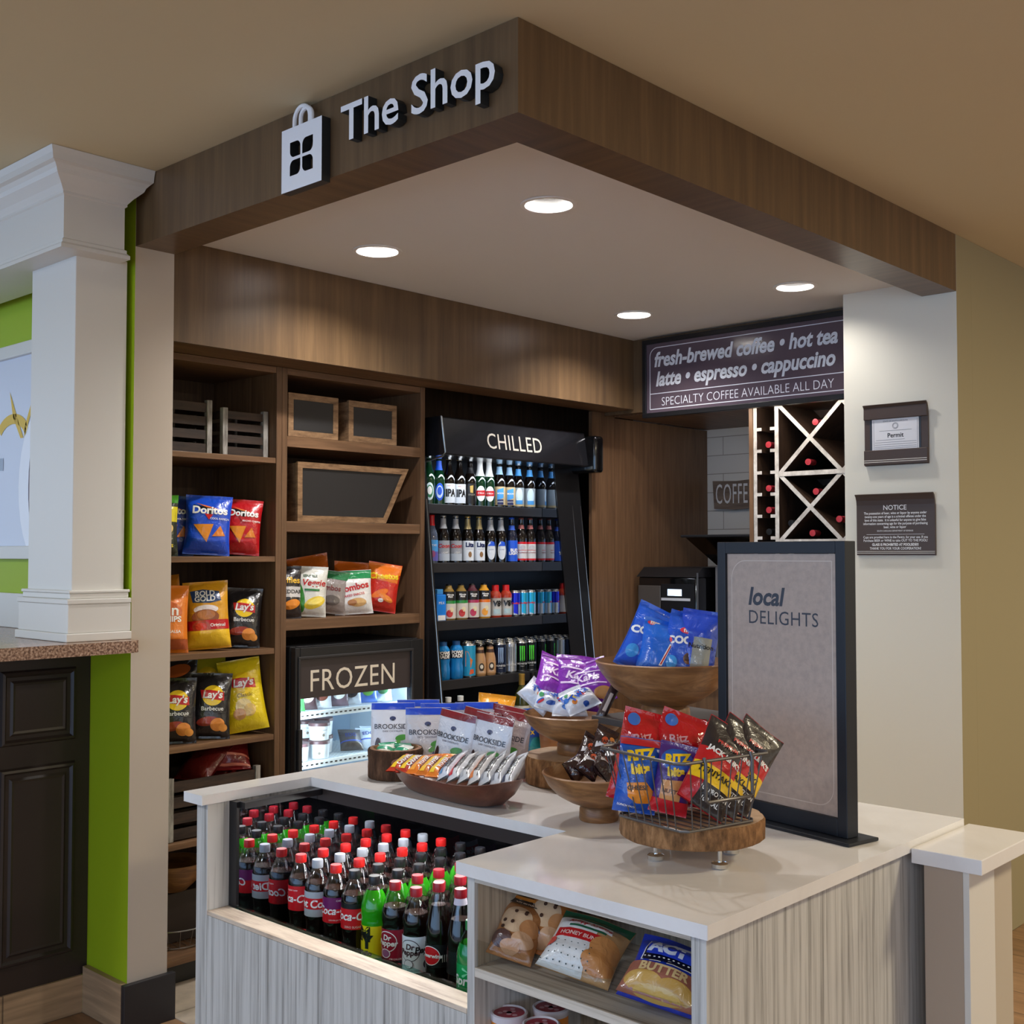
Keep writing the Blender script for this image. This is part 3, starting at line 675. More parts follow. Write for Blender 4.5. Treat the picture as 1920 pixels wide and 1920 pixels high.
m = MB(); m.box((-.13,.9555,.609),(-.108,.992,.902), BLACK); unit_part(m, t, 'frame_post')
m = MB(); m.face([(-.121,.955,.50),(.60,.955,.50),(.60,.955,.895),(-.121,.955,.895)], mirror_mat('mirrored cooler wall',(224,226,232),.01,.72)); unit_part(m, t, 'mirror_panel')
m = MB(); m.face([(.60,.955,.50),(.60,-.03,.50),(.52,-.03,.90),(.52,.955,.90)], mirror_mat('dark cooler back',(150,158,170),.03,.35)); unit_part(m, t, 'cooler_back')
b('cooler_lining', (-.12,-.031,.50), (.60,-.0305,.90), BLACK)
b('top_rail', (.152,-.03,.868), (.175,.954,.9025), mat('dark brown rail',(44,36,34),.4))
m = MB(); m.box((-.12,.93,.885),(.15,.954,.9025), BLACK); unit_part(m, t, 'side_rail')
strip(t, (.165,.46,.866), .02, .9, 3.8, (1,.98,.95), (0,R(30),0)); strip(t, (.33,.46,.89), .02, .9, 3.2, (.96,.98,1), (0,0,0))
t = thing('shelf_cabinet', 'whitewashed counter cabinet with open snack shelves, nearest the camera', 'cabinet', (.2,-.34,.003))
b('side_panel', (-.2,-.055,.003), (.92,-.0325,.9025), GREYWOOD, bevel=.001)
b('side_panel', (-.2,-.637,.003), (.18,-.618,.9025), GREYWOOD, bevel=.001)
b('end_panel', (-.201,-.652,.003), (.925,-.6375,.9025), GREYWOOD, bevel=.001)
b('top_rail', (-.2,-.6175,.886), (-.18,-.0555,.9025), GREYWOODY)
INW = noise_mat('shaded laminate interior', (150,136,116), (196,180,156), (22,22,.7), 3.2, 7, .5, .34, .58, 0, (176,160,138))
b('back_panel', (.16,-.6175,.003), (.175,-.0555,.9025), INW)
b('shelf', (-.2,-.6175,.683), (.159,-.0555,.703), GREYWOODY, bevel=.001)
b('shelf', (-.2,-.6175,.38), (.159,-.0555,.40), GREYWOODY, bevel=.001)
b('lining', (-.19,-.6176,.704), (.159,-.6165,.885), INW); b('lining', (-.19,-.0565,.704), (.159,-.0556,.885), INW)
b('snack_guard', (-.196,-.615,.7035), (-.193,-.058,.762), ACRYL)
# low end wall with its own cap
t = thing('end_wall', 'painted low end wall with a white quartz cap, at the far right of the counter', 'counter', (.8,-.74,.003))
b('body', (.655,-.785,.003), (.94,-.695,.879), mat('putty paint',(190,178,160),.5))
b('corner_post', (.64,-.80,.003), (.79,-.7855,.879), TRIM_W, bevel=.001); 
b('side_face', (.64,-.7854,.003), (.6545,-.695,.879), mat('taupe paint',(178,158,138),.5))
b('cap', (.622,-.836,.880), (.962,-.672,.9145), QUARTZ, bevel=.002)
# ================================================================ goods
rnd = random.Random(5)
def foil(name, col, rough=.28):
    if name in MATS: return MATS[name]
    m = mat(name, col, rough, spec=.6, coat=.5); return crinkle(m)
def crinkle(m, st=.55):
    t = m.node_tree; tc = N(t,'ShaderNodeTexCoord'); n = N(t,'ShaderNodeTexNoise'); n.inputs['Scale'].default_value = 34; n.inputs['Detail'].default_value = 3; n.inputs['Distortion'].default_value = 1.2
    b = N(t,'ShaderNodeBump'); b.inputs['Strength'].default_value = st; b.inputs['Distance'].default_value = .006
    t.links.new(tc.outputs['Object'], n.inputs[0]); t.links.new(n.outputs['Fac'], b.inputs['Height']); t.links.new(b.outputs[0], bsdf(m).inputs['Normal']); t.links.new(b.outputs[0], bsdf(m).inputs['Coat Normal']); return m
INKS = {}
def ink(col, rough=.4):
    k = tuple(col)
    if k not in INKS: INKS[k] = crinkle(mat('print %d %d %d' % k, col, .3, coat=.4), .4)
    return INKS[k]
WH, BK, RD, YE, OR_, GN, BL = (244,242,238), (20,18,20), (196,26,32), (246,206,30), (236,128,26), (40,132,60), (24,70,190)
def bag(name, label, cat, loc, rz, wdt, h, t, base, layers=(), tilt=-6, roll=0, group=None, seed=0, seal=.014, sag=1.0, wr=.0065, pouch=False, back=None, foilr=.28):
    """one pillow bag: crimped top and bottom seals, bulging belly, creases; printing lies on its skin. Local frame: stands on z=0, faces -Y"""
    f0 = foil('film %d %d %d' % base, base, foilr); fb = foil('film %d %d %d' % back, back, foilr) if back else f0
    sd = Vector((seed*7.31, seed*3.17, 0))
    def hw(z):
        v = min(max(z/h,0),1)
        return wdt/2*((1-.07*math.sin(PI*v)) if not pouch else (1-.02*v))
    def d(x, z):
        v = min(max(z/h,0),1); u = min(abs(x)/max(hw(z),1e-4),1)
        if pouch: pv = max(0, min(1, (1-v)*1.15))**.7*min(1,(v/.04+.5))
        else:
            a = max(0,(z-seal*.6)/h); b_ = max(0,(h-seal-z)/h)
            pv = min(1,(a/.20))**.55*min(1,(b_/.22))**.75*(1.0+.22*sag*(.5-v))
        s = max(0,1-u**2.4)**.62
        n = noise.noise(Vector((x*26, z*13, .3))+sd)*.6+noise.noise(Vector((x*60, z*34, 1.7))+sd)*.4
        n2 = 1-abs(noise.noise(Vector((x*18+z*16, z*9, 4.1))+sd))*2
        e = 1-min(1,min(v,1-v)/.3)
        return .62*t*pv*s + wr*(n*(.5+.8*e)+.35*n2)*(pv**.5 if pv>0 else 0)*(s**.5) + .0012
    def P(x, z, eps=0.0, side=1):
        q = hw(z); x = max(-q, min(q, x))
        wav = .004*math.sin(x*38+seed) * max(0,(z/h-.82)/.18)
        return (x, wav - side*(d(x,z)+eps), z)
    m = MB(); nu, nv = 22, 30
    for side, mm in ((1,f0),(-1,fb)):
        vs = []; fs = []
        for j in range(nv+1):
            z = h*j/nv
            for i in range(nu+1):
                u = -1+2*i/nu; u = math.copysign(abs(u)**.8,u)
                vs.append(P(u*hw(z), z, 0, side))
        for j in range(nv):
            for i in range(nu):
                a = j*(nu+1)+i; q = (a,a+1,a+nu+2,a+nu+1); fs.append(q if side==1 else q[::-1])
        m.raw(vs, fs, mm)
    for side in (-1,1):                                     # close the side edges
        for j in range(nv):
            z0, z1 = h*j/nv, h*(j+1)/nv
            q = [P(side*hw(z0),z0,0,1),P(side*hw(z1),z1,0,1),P(side*hw(z1),z1,0,-1),P(side*hw(z0),z0,0,-1)]
            m.face(q if side==1 else q[::-1], f0)
    e = .0006
    for L in layers:
        e += .00035; k = L[0]
        if k == 'band':
            _, v0, v1, mm = L[:4]; u0, u1 = (L[4], L[5]) if len(L) > 5 else (-1,1); n1, n2 = 20, max(2,int((v1-v0)*30)); vs = []
            for j in range(n2+1):
                for i in range(n1+1):
                    z = h*(v0+(v1-v0)*j/n2); vs.append(P((u0+(u1-u0)*i/n1)*hw(z)*.996, z, e))
            m.raw(vs, [(j*(n1+1)+i,j*(n1+1)+i+1,(j+1)*(n1+1)+i+1,(j+1)*(n1+1)+i) for j in range(n2) for i in range(n1)], mm)
        elif k == 'ell':
            _, x, z, rx, rz_, mm = L[:6]; rot = R(L[6]) if len(L) > 6 else 0; n1, n2 = 28, 6; vs = [P(x*wdt,z*h,e)]
            for j in range(1,n2+1):
                for i in range(n1):
                    a = 2*PI*i/n1; px, pz = rx*wdt*math.cos(a)*j/n2, rz_*h*math.sin(a)*j/n2
                    vs.append(P(x*wdt+px*math.cos(rot)-pz*math.sin(rot), z*h+px*math.sin(rot)+pz*math.cos(rot), e))
            fs = [(0,1+i,1+(i+1)%n1) for i in range(n1)]+[(1+(j-1)*n1+i,1+j*n1+i,1+j*n1+(i+1)%n1,1+(j-1)*n1+(i+1)%n1) for j in range(1,n2) for i in range(n1)]
            m.raw(vs, fs, mm)
        elif k == 'poly':
            _, pts, mm = L[:3]; pts = [(a*wdt,b_*h) for a,b_ in pts]; cx_ = sum(p[0] for p in pts)/len(pts); cz_ = sum(p[1] for p in pts)/len(pts); n2 = 5; dense = []
            for (a,b_),(c_,d_) in zip(pts, pts[1:]+pts[:1]): dense += [(a+(c_-a)*q/4, b_+(d_-b_)*q/4) for q in range(4)]
            n1 = len(dense); vs = [P(cx_,cz_,e)]
            for j in range(1,n2+1): vs += [P(cx_+(a-cx_)*j/n2, cz_+(b_-cz_)*j/n2, e) for a,b_ in dense]
            fs = [(0,1+i,1+(i+1)%n1) for i in range(n1)]+[(1+(j-1)*n1+i,1+j*n1+i,1+j*n1+(i+1)%n1,1+(j-1)*n1+(i+1)%n1) for j in range(1,n2) for i in range(n1)]
            m.raw(vs, fs, mm)
        elif k == 'text':
            _, st, x, z, size, mm = L[:6]; kw = dict(L[6]) if len(L) > 6 else {}; rot = R(kw.pop('rot',0)); ca, sa = math.cos(rot), math.sin(rot)
            kw.setdefault('bold',.02); kw.setdefault('fine',1)
            m.text(st, lambda a,b_,c_: P(x*wdt+a*ca-b_*sa, z*h+a*sa+b_*ca, e+.0004), size*wdt, mm, **kw)
    o = m.build(name, smooth=60, loc=loc, rot=(R(tilt),R(roll),rz))
    Rm = o.rotation_euler.to_matrix(); low = min((Rm @ Vector(p)).z for p in m.v); o.location.z += .0006-low      # its lowest point rests at loc.z
    return tag(o, label, cat, group)
def T(st, x, z, s, col, **k): return ('text', st, x, z, s, ink(col), k)
def E_(x, z, rx, rz_, col, rot=0): return ('ell', x, z, rx, rz_, ink(col), rot)
def B_(v0, v1, col, *u): return ('band', v0, v1, ink(col), *u)
def PG(pts, col): return ('poly', pts, ink(col))
def chipshape(x, z, s, a=0):
    pts = [(-.5,.5),(.5,.42),(.06,-.55)]; c_, s_ = math.cos(R(a)), math.sin(R(a))
    return [(x+s*(p*c_-q*s_), z+s*.72*(p*s_+q*c_)) for p, q in pts]
CA = R(-33)
def dori(base, logo=True):
    return [PG([(-.32,.83),(.36,.74),(.36,.72),(.10,.73),(.02,.60),(-.06,.74),(-.34,.79)], BK), PG([(-.28,.86),(.05,.80),(.28,.75),(-.05,.79)], (230,120,60)),
            T('Doritos', .03, .735, .235, WH, bold=.035), PG([(-.08,.68),(.10,.665),(.02,.575)], RD),
            PG(chipshape(-.06,.36,.42,8),(232,142,40)), PG(chipshape(.22,.36,.26,-60),(220,124,34)), T('NACHO CHEESE' if base[0]>150 else 'COOL RANCH', .24, .60, .06, WH)]
def lays(dark=True):
    L = [E_(.06,.66,.25,.155,YE), PG([(-.24,.74),(.0,.745),(.32,.71),(.33,.58),(.10,.60),(-.20,.62)], RD), T("Lay's", .05, .67, .245, WH, bold=.03, shear=.15)]
    if dark: L += [T('Barbecue', .06, .46, .14, WH, bold=.01), E_(-.04,.27,.26,.07,(150,54,40),10), E_(.20,.22,.17,.10,(224,138,58),25), E_(.33,.17,.10,.06,(236,156,70),-20)]
    else: L += [T('Classic', .06, .50, .13, (150,120,40), bold=.01), E_(.0,.34,.19,.12,(240,214,150),15), E_(.12,.29,.14,.09,(228,190,110),-25), E_(-.12,.25,.15,.08,(206,150,90),0)]
    return L
GB = 'snack bags on the walnut shelves'
bag('chip_bag', 'dark green chip bag with yellow label, at the pillar end of the tortilla chip shelf', 'chip bag', (.285,2.12,1.590), CA, .16, .235, .055, (34,44,30), [B_(.55,.80,(226,208,40)), B_(.86,.99,(70,150,40)), T('Fritos',.05,.68,.24,BK), E_(.1,.40,.3,.12,(226,190,120),20), T('CORN CHIPS',.1,.16,.1,(240,220,60))], seed=1, group=GB)
bag('chip_bag', 'blue tortilla chip bag tucked behind the front blue one', 'chip bag', (.395,2.19,1.590), CA, .16, .236, .05, (28,62,150), dori((28,62,150)), seed=2, group=GB)
bag('chip_bag', 'large blue tortilla chip bag at the front of its shelf', 'chip bag', (.478,2.085,1.590), CA, .178, .232, .06, (24,78,206), dori((24,78,206)), seed=3, roll=3, group=GB)
bag('chip_bag', 'red tortilla chip bag beside the blue ones', 'chip bag', (.640,2.10,1.590), R(-38), .155, .222, .055, (196,26,34), dori((196,26,34)), seed=4, roll=4, group=GB)
bag('chip_bag', 'orange chip bag half hidden by the pillar on the pretzel shelf', 'chip bag', (.315,2.10,1.225), CA, .17, .255, .06, (236,128,30), [E_(.02,.60,.34,.16,(204,96,40)), T('Sun',.05,.62,.34,WH), T('CHIPS',.12,.49,.17,WH,bold=.03), T('GARDEN SALSA',.02,.31,.09,WH), B_(.05,.20,(176,84,44))], seed=5, group=GB)
bag('chip_bag', 'orange bag lying behind the pretzels', 'chip bag', (.40,2.24,1.225), CA, .17, .275, .05, (222,140,36), [], seed=6, roll=-8, group=GB)
bag('pretzel_bag', 'golden yellow pretzel bag with a blue emblem and a red stripe', 'pretzel bag', (.495,2.085,1.225), R(-36), .172, .262, .06, (226,160,32),
    [PG([(-.34,.86),(-.05,.88),(.30,.84),(.34,.70),(.10,.67),(-.28,.69)],(38,66,110)), T('ROLD\nGOLD',-.01,.775,.165,WH,bold=.03,linesp=.75), E_(.0,.58,.27,.065,(240,226,226)), E_(-.02,.47,.30,.11,(150,84,50)), E_(.0,.50,.20,.07,(190,120,70)),
     B_(.28,.42,RD), E_(-.12,.33,.20,.09,(186,70,44)), E_(-.12,.33,.13,.055,(214,60,40)), T('Original',.24,.34,.10,WH), B_(.03,.27,(246,196,40))], seed=7, roll=-4, group=GB)
bag('chip_bag', 'black barbecue chip bag standing alone at the right of the pretzels', 'chip bag', (.640,2.09,1.225), R(-36), .152, .235, .055, (34,32,34), lays(), seed=8, roll=3, group=GB)
bag('chip_bag', 'black barbecue chip bag cut off by the pillar', 'chip bag', (.345,2.075,.885), CA, .158, .245, .06, (36,33,35), lays(), seed=9, group=GB)
bag('chip_bag', 'black barbecue chip bag between the pillar and the yellow bag', 'chip bag', (.492,2.075,.885), R(-36), .158, .25, .065, (34,32,34), lays(), seed=10, roll=2, group=GB)
bag('chip_bag', 'bright yellow chip bag at the front of the lower chip shelf', 'chip bag', (.668,2.07,.885), R(-36), .168, .285, .06, (244,214,30), lays(False), seed=11, roll=-9, group=GB)
bag('chip_bag', 'yellow-green chip bag standing behind the bright yellow one', 'chip bag', (.585,2.21,.885), CA, .175, .31, .06, (206,190,40), lays(False), seed=12, roll=-6, group=GB)
bag('chip_bag', 'black chip bag standing behind the two front black ones', 'chip bag', (.42,2.20,.885), CA, .165, .30, .05, (38,34,34), [E_(.05,.86,.3,.08,(196,100,44),15)], seed=13, group=GB)
bag('chip_bag', 'yellow-green chip bag furthest back on the lower chip shelf', 'chip bag', (.52,2.33,.885), CA, .17, .325, .05, (190,178,44), [], seed=14, group=GB)
# second unit
bag('chip_bag', 'black and orange ridged chip bag cut by the shelf upright', 'chip bag', (.855,2.09,1.334), CA, .135, .215, .05, (38,32,34), [T('Ruffles',.1,.72,.26,(240,190,60)), B_(.40,.60,(210,206,204)), T('CHEDDAR',.12,.50,.16,BK), E_(.2,.26,.25,.09,(232,140,40),20)], seed=15, group=GB)
bag('chip_bag', 'white and green veggie straw bag', 'chip bag', (.968,2.085,1.334), R(-36), .148, .21, .055, (226,224,214), [T('Veggie',.10,.66,.25,RD,shear=.2), E_(-.30,.40,.16,.34,(58,140,50),14), E_(.16,.27,.30,.11,(240,206,60),24), E_(.20,.30,.24,.06,(250,226,110),24), T('SENSIBLE',.0,.80,.10,(60,90,60)), B_(.50,.54,(40,120,60),-.3,.6)], seed=16, roll=3, group=GB)
bag('snack_bag', 'dim grey snack pouch behind the white and red pretzel pouch', 'snack bag', (1.105,2.12,1.334), R(-30), .14, .185, .045, (150,140,136), [B_(.80,.99,(40,120,70)), T('mbos',.0,.58,.22,(120,40,44)), E_(.0,.30,.25,.12,(96,88,84))], seed=17, roll=8, group=GB)
bag('snack_bag', 'white pretzel snack pouch with a green top and red lettering', 'snack bag', (1.208,2.075,1.334), R(-36), .165, .19, .05, (234,230,224), [B_(.80,.99,(30,140,78)), T('Combos',.0,.60,.235,RD,rot=10,bold=.035), E_(.10,.26,.22,.10,(214,170,110)), E_(-.05,.26,.12,.07,(180,120,70)), T('BAKED SNACKS',.0,.43,.08,RD,rot=8)], seed=18, roll=-3, group=GB)
bag('chip_bag', 'red and orange cheese puff bag at the right end of its shelf', 'chip bag', (1.352,2.085,1.334), R(-38), .150, .215, .055, (206,40,26), [B_(.78,.99,(236,120,30)), PG([(-.4,.86),(.42,.80),(.42,.60),(-.4,.64)],(236,120,30)), T('Cheetos',.0,.72,.25,YE,rot=6,bold=.04), E_(-.05,.36,.26,.07,(240,120,40),30), E_(.15,.28,.22,.06,(244,140,50),-25), E_(.0,.22,.08,.04,WH)], seed=19, roll=9, group=GB)
bag('chip_bag', 'dark orange chip bag behind the pretzel pouches', 'chip bag', (1.13,2.24,1.334), CA, .18, .245, .05, (206,104,30), [B_(.0,.55,(60,30,24))], seed=20, roll=-10, group=GB)
bag('chip_bag', 'orange chip bag behind the cheese puffs', 'chip bag', (1.30,2.22,1.334), CA, .165, .225, .05, (226,112,30), [], seed=21, roll=4, group=GB)

# ---- slatted crates, chalkboard boxes
GREYP = noise_mat('weathered grey post', (110,104,98), (176,170,162), (10,10,2), 5, 5, .6)
SLAT = noise_mat('dark stained slat', (36,25,19), (64,45,34), (2,14,14), 4, 5, .6)
def crate(label, x0, x1, y0, y1, z0, z1, n=4):
    t = thing('slatted_crate', label, 'crate', ((x0+x1)/2,y0,z0)); X, Y, H = (x1-x0)/2, y1-y0, z1-z0
    for sx_ in (-1,1):
        for y in (0, Y-.022):
            MB().box((sx_*X-(.022 if sx_>0 else 0), y, .001),(sx_*X+(.022 if sx_<0 else 0), y+.022, H), GREYP).build('corner_post', t, bevel=.001)
    g = H/n
    for k_ in range(n):
        za, zb = .002+k_*g+.003, .002+k_*g+g*.72
        MB().box((-X+.0225,.006,za),(X-.0225,.016,zb), SLAT).build('slat', t); MB().box((-X+.0225,Y-.016,za),(X-.0225,Y-.006,zb), SLAT).build('slat', t)
        MB().box((-X+.004,.0225,za),(-X+.014,Y-.0225,zb), SLAT).build('slat', t); MB().box((X-.014,.0225,za),(X-.004,Y-.0225,zb), SLAT).build('slat', t)
    MB().box((-X+.015,.017,.004),(X-.015,Y-.017,.012), SLAT).build('bottom', t)
    return t
crate('dark slatted wooden crate on the top shelf, half hidden by the pillar', .205,.485,2.06,2.33,1.985,2.195)
crate('small slatted wooden crate with grey corner posts on the top shelf', .527,.738,2.05,2.27,1.985,2.172)
crate('dark slatted crate low on the left shelves, under red snack bags', .295,.70,2.03,2.34,.53,.765)
bag('snack_bag', 'crumpled dark red snack bag lying on the low slatted crate', 'snack bag', (.565,2.10,.745), R(-30), .23, .21, .07, (120,24,26), [T('Cinnamon',-.05,.85,.15,(220,200,190),shear=.2), B_(.2,.24,(206,120,100)), B_(.05,.08,(206,120,100))], tilt=-48, seed=22, wr=.008)
bag('snack_bag', 'dark red bag sticking out over the left corner of the low crate', 'snack bag', (.44,2.12,.72), R(-70), .16, .20, .06, (104,26,24), [], tilt=-55, seed=23, wr=.008)
bag('snack_bag', 'dark red bag end poking from the right corner of the low crate', 'snack bag', (.655,2.16,.70), R(20), .15, .18, .05, (134,28,28), [], tilt=-50, seed=24, wr=.008)
LB = noise_mat('light brown crate wood', (112,82,56), (168,132,96), (3,3,12), 5, 6, .55)
CHALK = mat('blackboard', (44,42,42), .6)
def chalkbox(label, x0, x1, y0, y1, z0, h):
    t = thing('chalkboard_box', label, 'box', ((x0+x1)/2,y0,z0)); X, Y, b_ = (x1-x0)/2, y1-y0, .026
    m = MB(); m.box((-X,0,0),(X,.014,b_),LB); m.box((-X,0,h-b_),(X,.014,h),LB); m.box((-X,0,b_),(-X+b_,.014,h-b_),LB); m.box((X-b_,0,b_),(X,.014,h-b_),LB); ff = m.build('front_frame', t, bevel=.001)
    MB().box((-X+b_,.004,b_),(X-b_,.010,h-b_),CHALK).build('chalkboard', ff)
    m = MB(); m.box((-X+.001,.0145,0),(-X+.012,Y,h-.006),LB); m.box((X-.012,.0145,0),(X-.001,Y,h-.006),LB); m.box((-X+.012,Y-.012,0),(X-.012,Y,h-.006),LB); m.box((-X+.012,.0145,0),(X-.012,Y-.012,.012),LB); m.build('case', t)
    return t
chalkbox('small wooden box with a blackboard front, left of the pair on the top shelf', .806,1.062,2.008,2.26,2.077,.178)
chalkbox('small wooden box with a blackboard front, right of the pair on the top shelf', 1.118,1.388,2.008,2.26,2.077,.176)
t = thing('chalkboard_bin', 'large wooden bin with a tapering blackboard front', 'bin', (1.09,2.02,1.733))
XB0, XB1, XT0, XT1, H = -.235, .238, -.262, .338, .240
def fp(x, z, d=0): return (x, -.035*z/H-d, z)
def edge(z): q = z/H; return XB0+(XT0-XB0)*q, XB1+(XT1-XB1)*q
m = MB(); b_ = .024
def strip4(m, A, B, mm, d0=0, d1=.012):
    P = [fp(*p, d1) for p in A+B[::-1]]; Q = [fp(*p, d0) for p in A+B[::-1]]
    m.face(P, mm); m.face(Q[::-1], mm)
    for i in range(4): j = (i+1)%4; m.face([Q[i],Q[j],P[j],P[i]], mm)
lo0, lo1 = edge(0); l10, l11 = edge(b_); h00, h01 = edge(H-b_); hi0, hi1 = edge(H)
strip4(m, [(lo0,0),(lo1,0)], [(l10,b_),(l11,b_)], LB); strip4(m, [(h00,H-b_),(h01,H-b_)], [(hi0,H),(hi1,H)], LB)
strip4(m, [(l10,b_),(l10+b_,b_)], [(h00,H-b_),(h00+b_,H-b_)], LB); strip4(m, [(l11-b_,b_),(l11,b_)], [(h01-b_,H-b_),(h01,H-b_)], LB)
m.build('front_frame', t)
m = MB(); strip4(m, [(l10+b_,b_),(l11-b_,b_)], [(h00+b_,H-b_),(h01-b_,H-b_)], CHALK, .001, .006); m.build('chalkboard', t)
m = MB(); m.face([(lo0+.002,.001,0),(hi0+.002,-.034,H-.004),(hi0+.06,.26,H-.004),(lo0+.03,.26,0)], LB); m.face([(lo1-.002,.001,0),(lo1-.03,.26,0),(hi1-.06,.26,H-.004),(hi1-.002,-.034,H-.004)], LB)
m.face([(lo0+.03,.26,0),(hi0+.06,.26,H-.004),(hi1-.06,.26,H-.004),(lo1-.03,.26,0)], LB); m.face([(lo0+.002,.001,.002),(lo0+.03,.26,.002),(lo1-.03,.26,.002),(lo1-.002,.001,.002)], LB); m.build('case', t)
# wire basket and wooden bowl at the foot of the shelves
t = thing('wire_basket', 'pale wire basket on the lowest shelf behind the counter end', 'basket', (.42,2.17,.109))
for z, r_ in ((.004,.09),(.075,.115)):
    MB().tube([(r_*1.1*math.cos(2*PI*k_/28), r_*math.sin(2*PI*k_/28), z) for k_ in range(28)], .0025, STEEL, 6, closed=True).build('rim', t, smooth=True)
for k_ in range(16):
    a = 2*PI*k_/16; MB().tube([(.1*math.cos(a),.09*math.sin(a),.004),(.1265*math.cos(a),.115*math.sin(a),.075)], .0014, STEEL, 5).build('wire', t)
for k_ in range(7): MB().tube([(-.09+.03*k_,-.07,.004),(-.09+.03*k_,.07,.004)], .0014, STEEL, 5).build('wire', t)
WOODBOWL = noise_mat('turned mango wood', (96,62,34), (170,122,76), (2,2,9), 3.2, 5, .38, .3, .7, 0, (134,92,54), spec=.45, distort=1.2)
m = MB(); m.lathe([(.03,0),(.05,.004),(.10,.05),(.125,.115),(.120,.115),(.094,.052),(.045,.012),(.001,.01)], WOODBOWL, seg=32, caps=False)
tag(m.build('wooden_bowl', smooth=True, loc=(.42,2.20,.30)), 'small wooden bowl standing deep on the low shelf behind the counter end', 'bowl')
t = thing('box', 'plain dark box under the wooden bowl on the lowest shelf', 'box', (.43,2.30,.109)); MB().rbox((-.15,-.13,.0),(.15,.1,.19), mat('dark cardboard',(52,40,34),.6), .003).build('body', t)
# ================================================================ bottles and cans
def wrap(r, zc, off=.0006): return lambda a,b,c: ((r+off)*math.sin(a/r), -(r+off)*math.cos(a/r), zc+b)
def wpoly(m, f, x0, pts, mm):
    """a flat outline laid round a bottle"""
    if len(pts) == 4:
        (ax,ay),(bx,by),(cx_,cy_),(dx,dy) = pts; n = 6
        lo = [(ax+(bx-ax)*k/n, ay+(by-ay)*k/n) for k in range(n+1)]; hi = [(dx+(cx_-dx)*k/n, dy+(cy_-dy)*k/n) for k in range(n+1)]
        for k in range(n): m.face([f(x0+p, q, 0) for p, q in (lo[k],lo[k+1],hi[k+1],hi[k])], mm)
    else: m.face([f(x0+p, q, .0004) for p, q in pts], mm)
COLA = mat('dark cola', (16,7,5), .07, coat=.3); LEVEL = mat('cola surface', (52,26,14), .2)
def soda(name, label, cat, loc, rz, prof, level, liquid, cap, lab, labz, labr, texts, shell=PET, neck=None, surf=None):
    """bottle > body, cap, label (and neck_label): liquid-filled below the level, clear above"""
    t = thing(name, label, cat, loc, rz)
    lo = [p for p in prof if p[1] < level]; hi = [p for p in prof if p[1] > level]
    a, b = lo[-1], hi[0]; q = (level-a[1])/(b[1]-a[1]); rl = a[0]+(b[0]-a[0])*q
    m = MB(); m.lathe(lo+[(rl,level)], liquid, caps=False); m.lathe([(rl,level)]+hi, shell, caps=False); m.lathe([(rl-.0015,level),(.0001,level-.0005)], surf or LEVEL, caps=False)
    m.build('body', t, smooth=True)
    ct, cr, ch, cm = cap; z = prof[-1][1]
    m = MB(); nr = 40; m.lathe([(cr*.97,z-.010),(cr,z-.010+ch*.15),(cr,z-.010+ch*.85),(cr*.93,z-.010+ch),(.0001,z-.010+ch)], cm, caps=False, seg=nr, jit=lambda a_,z_: 1+.012*math.cos(a_*20)); m.build('cap', t, smooth=25)
    z0, z1 = labz; m = MB()
    rows = lab if isinstance(lab, list) else [(0,1,lab)]
    for v0, v1, mm in rows: m.lathe([(labr,z0+(z1-z0)*v0),(labr,z0+(z1-z0)*v1)], mm, caps=False, seg=28)
    for up_, tx in enumerate(texts):
        st, a0, zz, sz, mm = tx[:5]; kw = tx[5] if len(tx) > 5 else {}
        if st == '@ell':
            rx, rz_ = sz; n = 24; f = wrap(labr, zz, .0004+.0004*up_); pts = [f(a0*labr+rx*math.cos(2*PI*k_/n), rz_*math.sin(2*PI*k_/n), 0) for k_ in range(n)]; cpt = f(a0*labr,0,0)
            for ring in range(3):
                for k_ in range(n):
                    def pp(s_, kk): return f(a0*labr+rx*s_*math.cos(2*PI*kk/n), rz_*s_*math.sin(2*PI*kk/n), 0)
                    m.face([pp(ring/3,k_),pp((ring+1)/3,k_),pp((ring+1)/3,k_+1),pp(ring/3,k_+1)], mm)
        elif st == '@poly':
            wpoly(m, wrap(labr, zz, .0008+.0003*up_), a0*labr, sz, mm)
        else:
            f = wrap(labr, zz, .0007+.0005*up_); m.text(st, lambda x,y,c: f(x+a0*labr, y, c), sz, mm, **kw)
    m.build('label', t, smooth=True)
    if neck:
        z0, z1, r0, r1, nm = neck; MB().lathe([(r0,z0),(r1,z1)], nm, caps=False).build('neck_label', t, smooth=True)
    return t
P_COLA = [(.028,0),(.0335,.006),(.0345,.03),(.0325,.048),(.0345,.064),(.0364,.078),(.0364,.148),(.0358,.156),(.0335,.168),(.028,.184),(.0195,.200),(.0145,.209),(.0138,.219)]
P_DRP = [(.028,0),(.0345,.006),(.0355,.03),(.0355,.115),(.034,.120),(.036,.132),(.0362,.145),(.034,.160),(.0285,.180),(.0195,.198),(.0145,.208),(.0138,.219)]
P_TALL = [(.028,0),(.0335,.006),(.0345,.04),(.0345,.11),(.0345,.13),(.032,.155),(.026,.185),(.019,.212),(.0145,.228),(.0135,.236),(.0135,.248)]
CAPR = mat('bright red cap',(216,32,30),.35); CAPD = mat('dark red cap',(158,24,38),.35); CAPG = mat('grey cap',(166,172,182),.35); CAPB = mat('black cap',(30,28,30),.35); CAPW = mat('white cap',(226,226,224),.35)
SIL = mat('silver label',(172,176,184),.3); LR = mat('red label',(206,22,34),.3); PUR = mat('purple label',(110,24,92),.3); LW = mat('white label',(222,226,232),.3); LMAR = mat('maroon label',(150,18,44),.3)
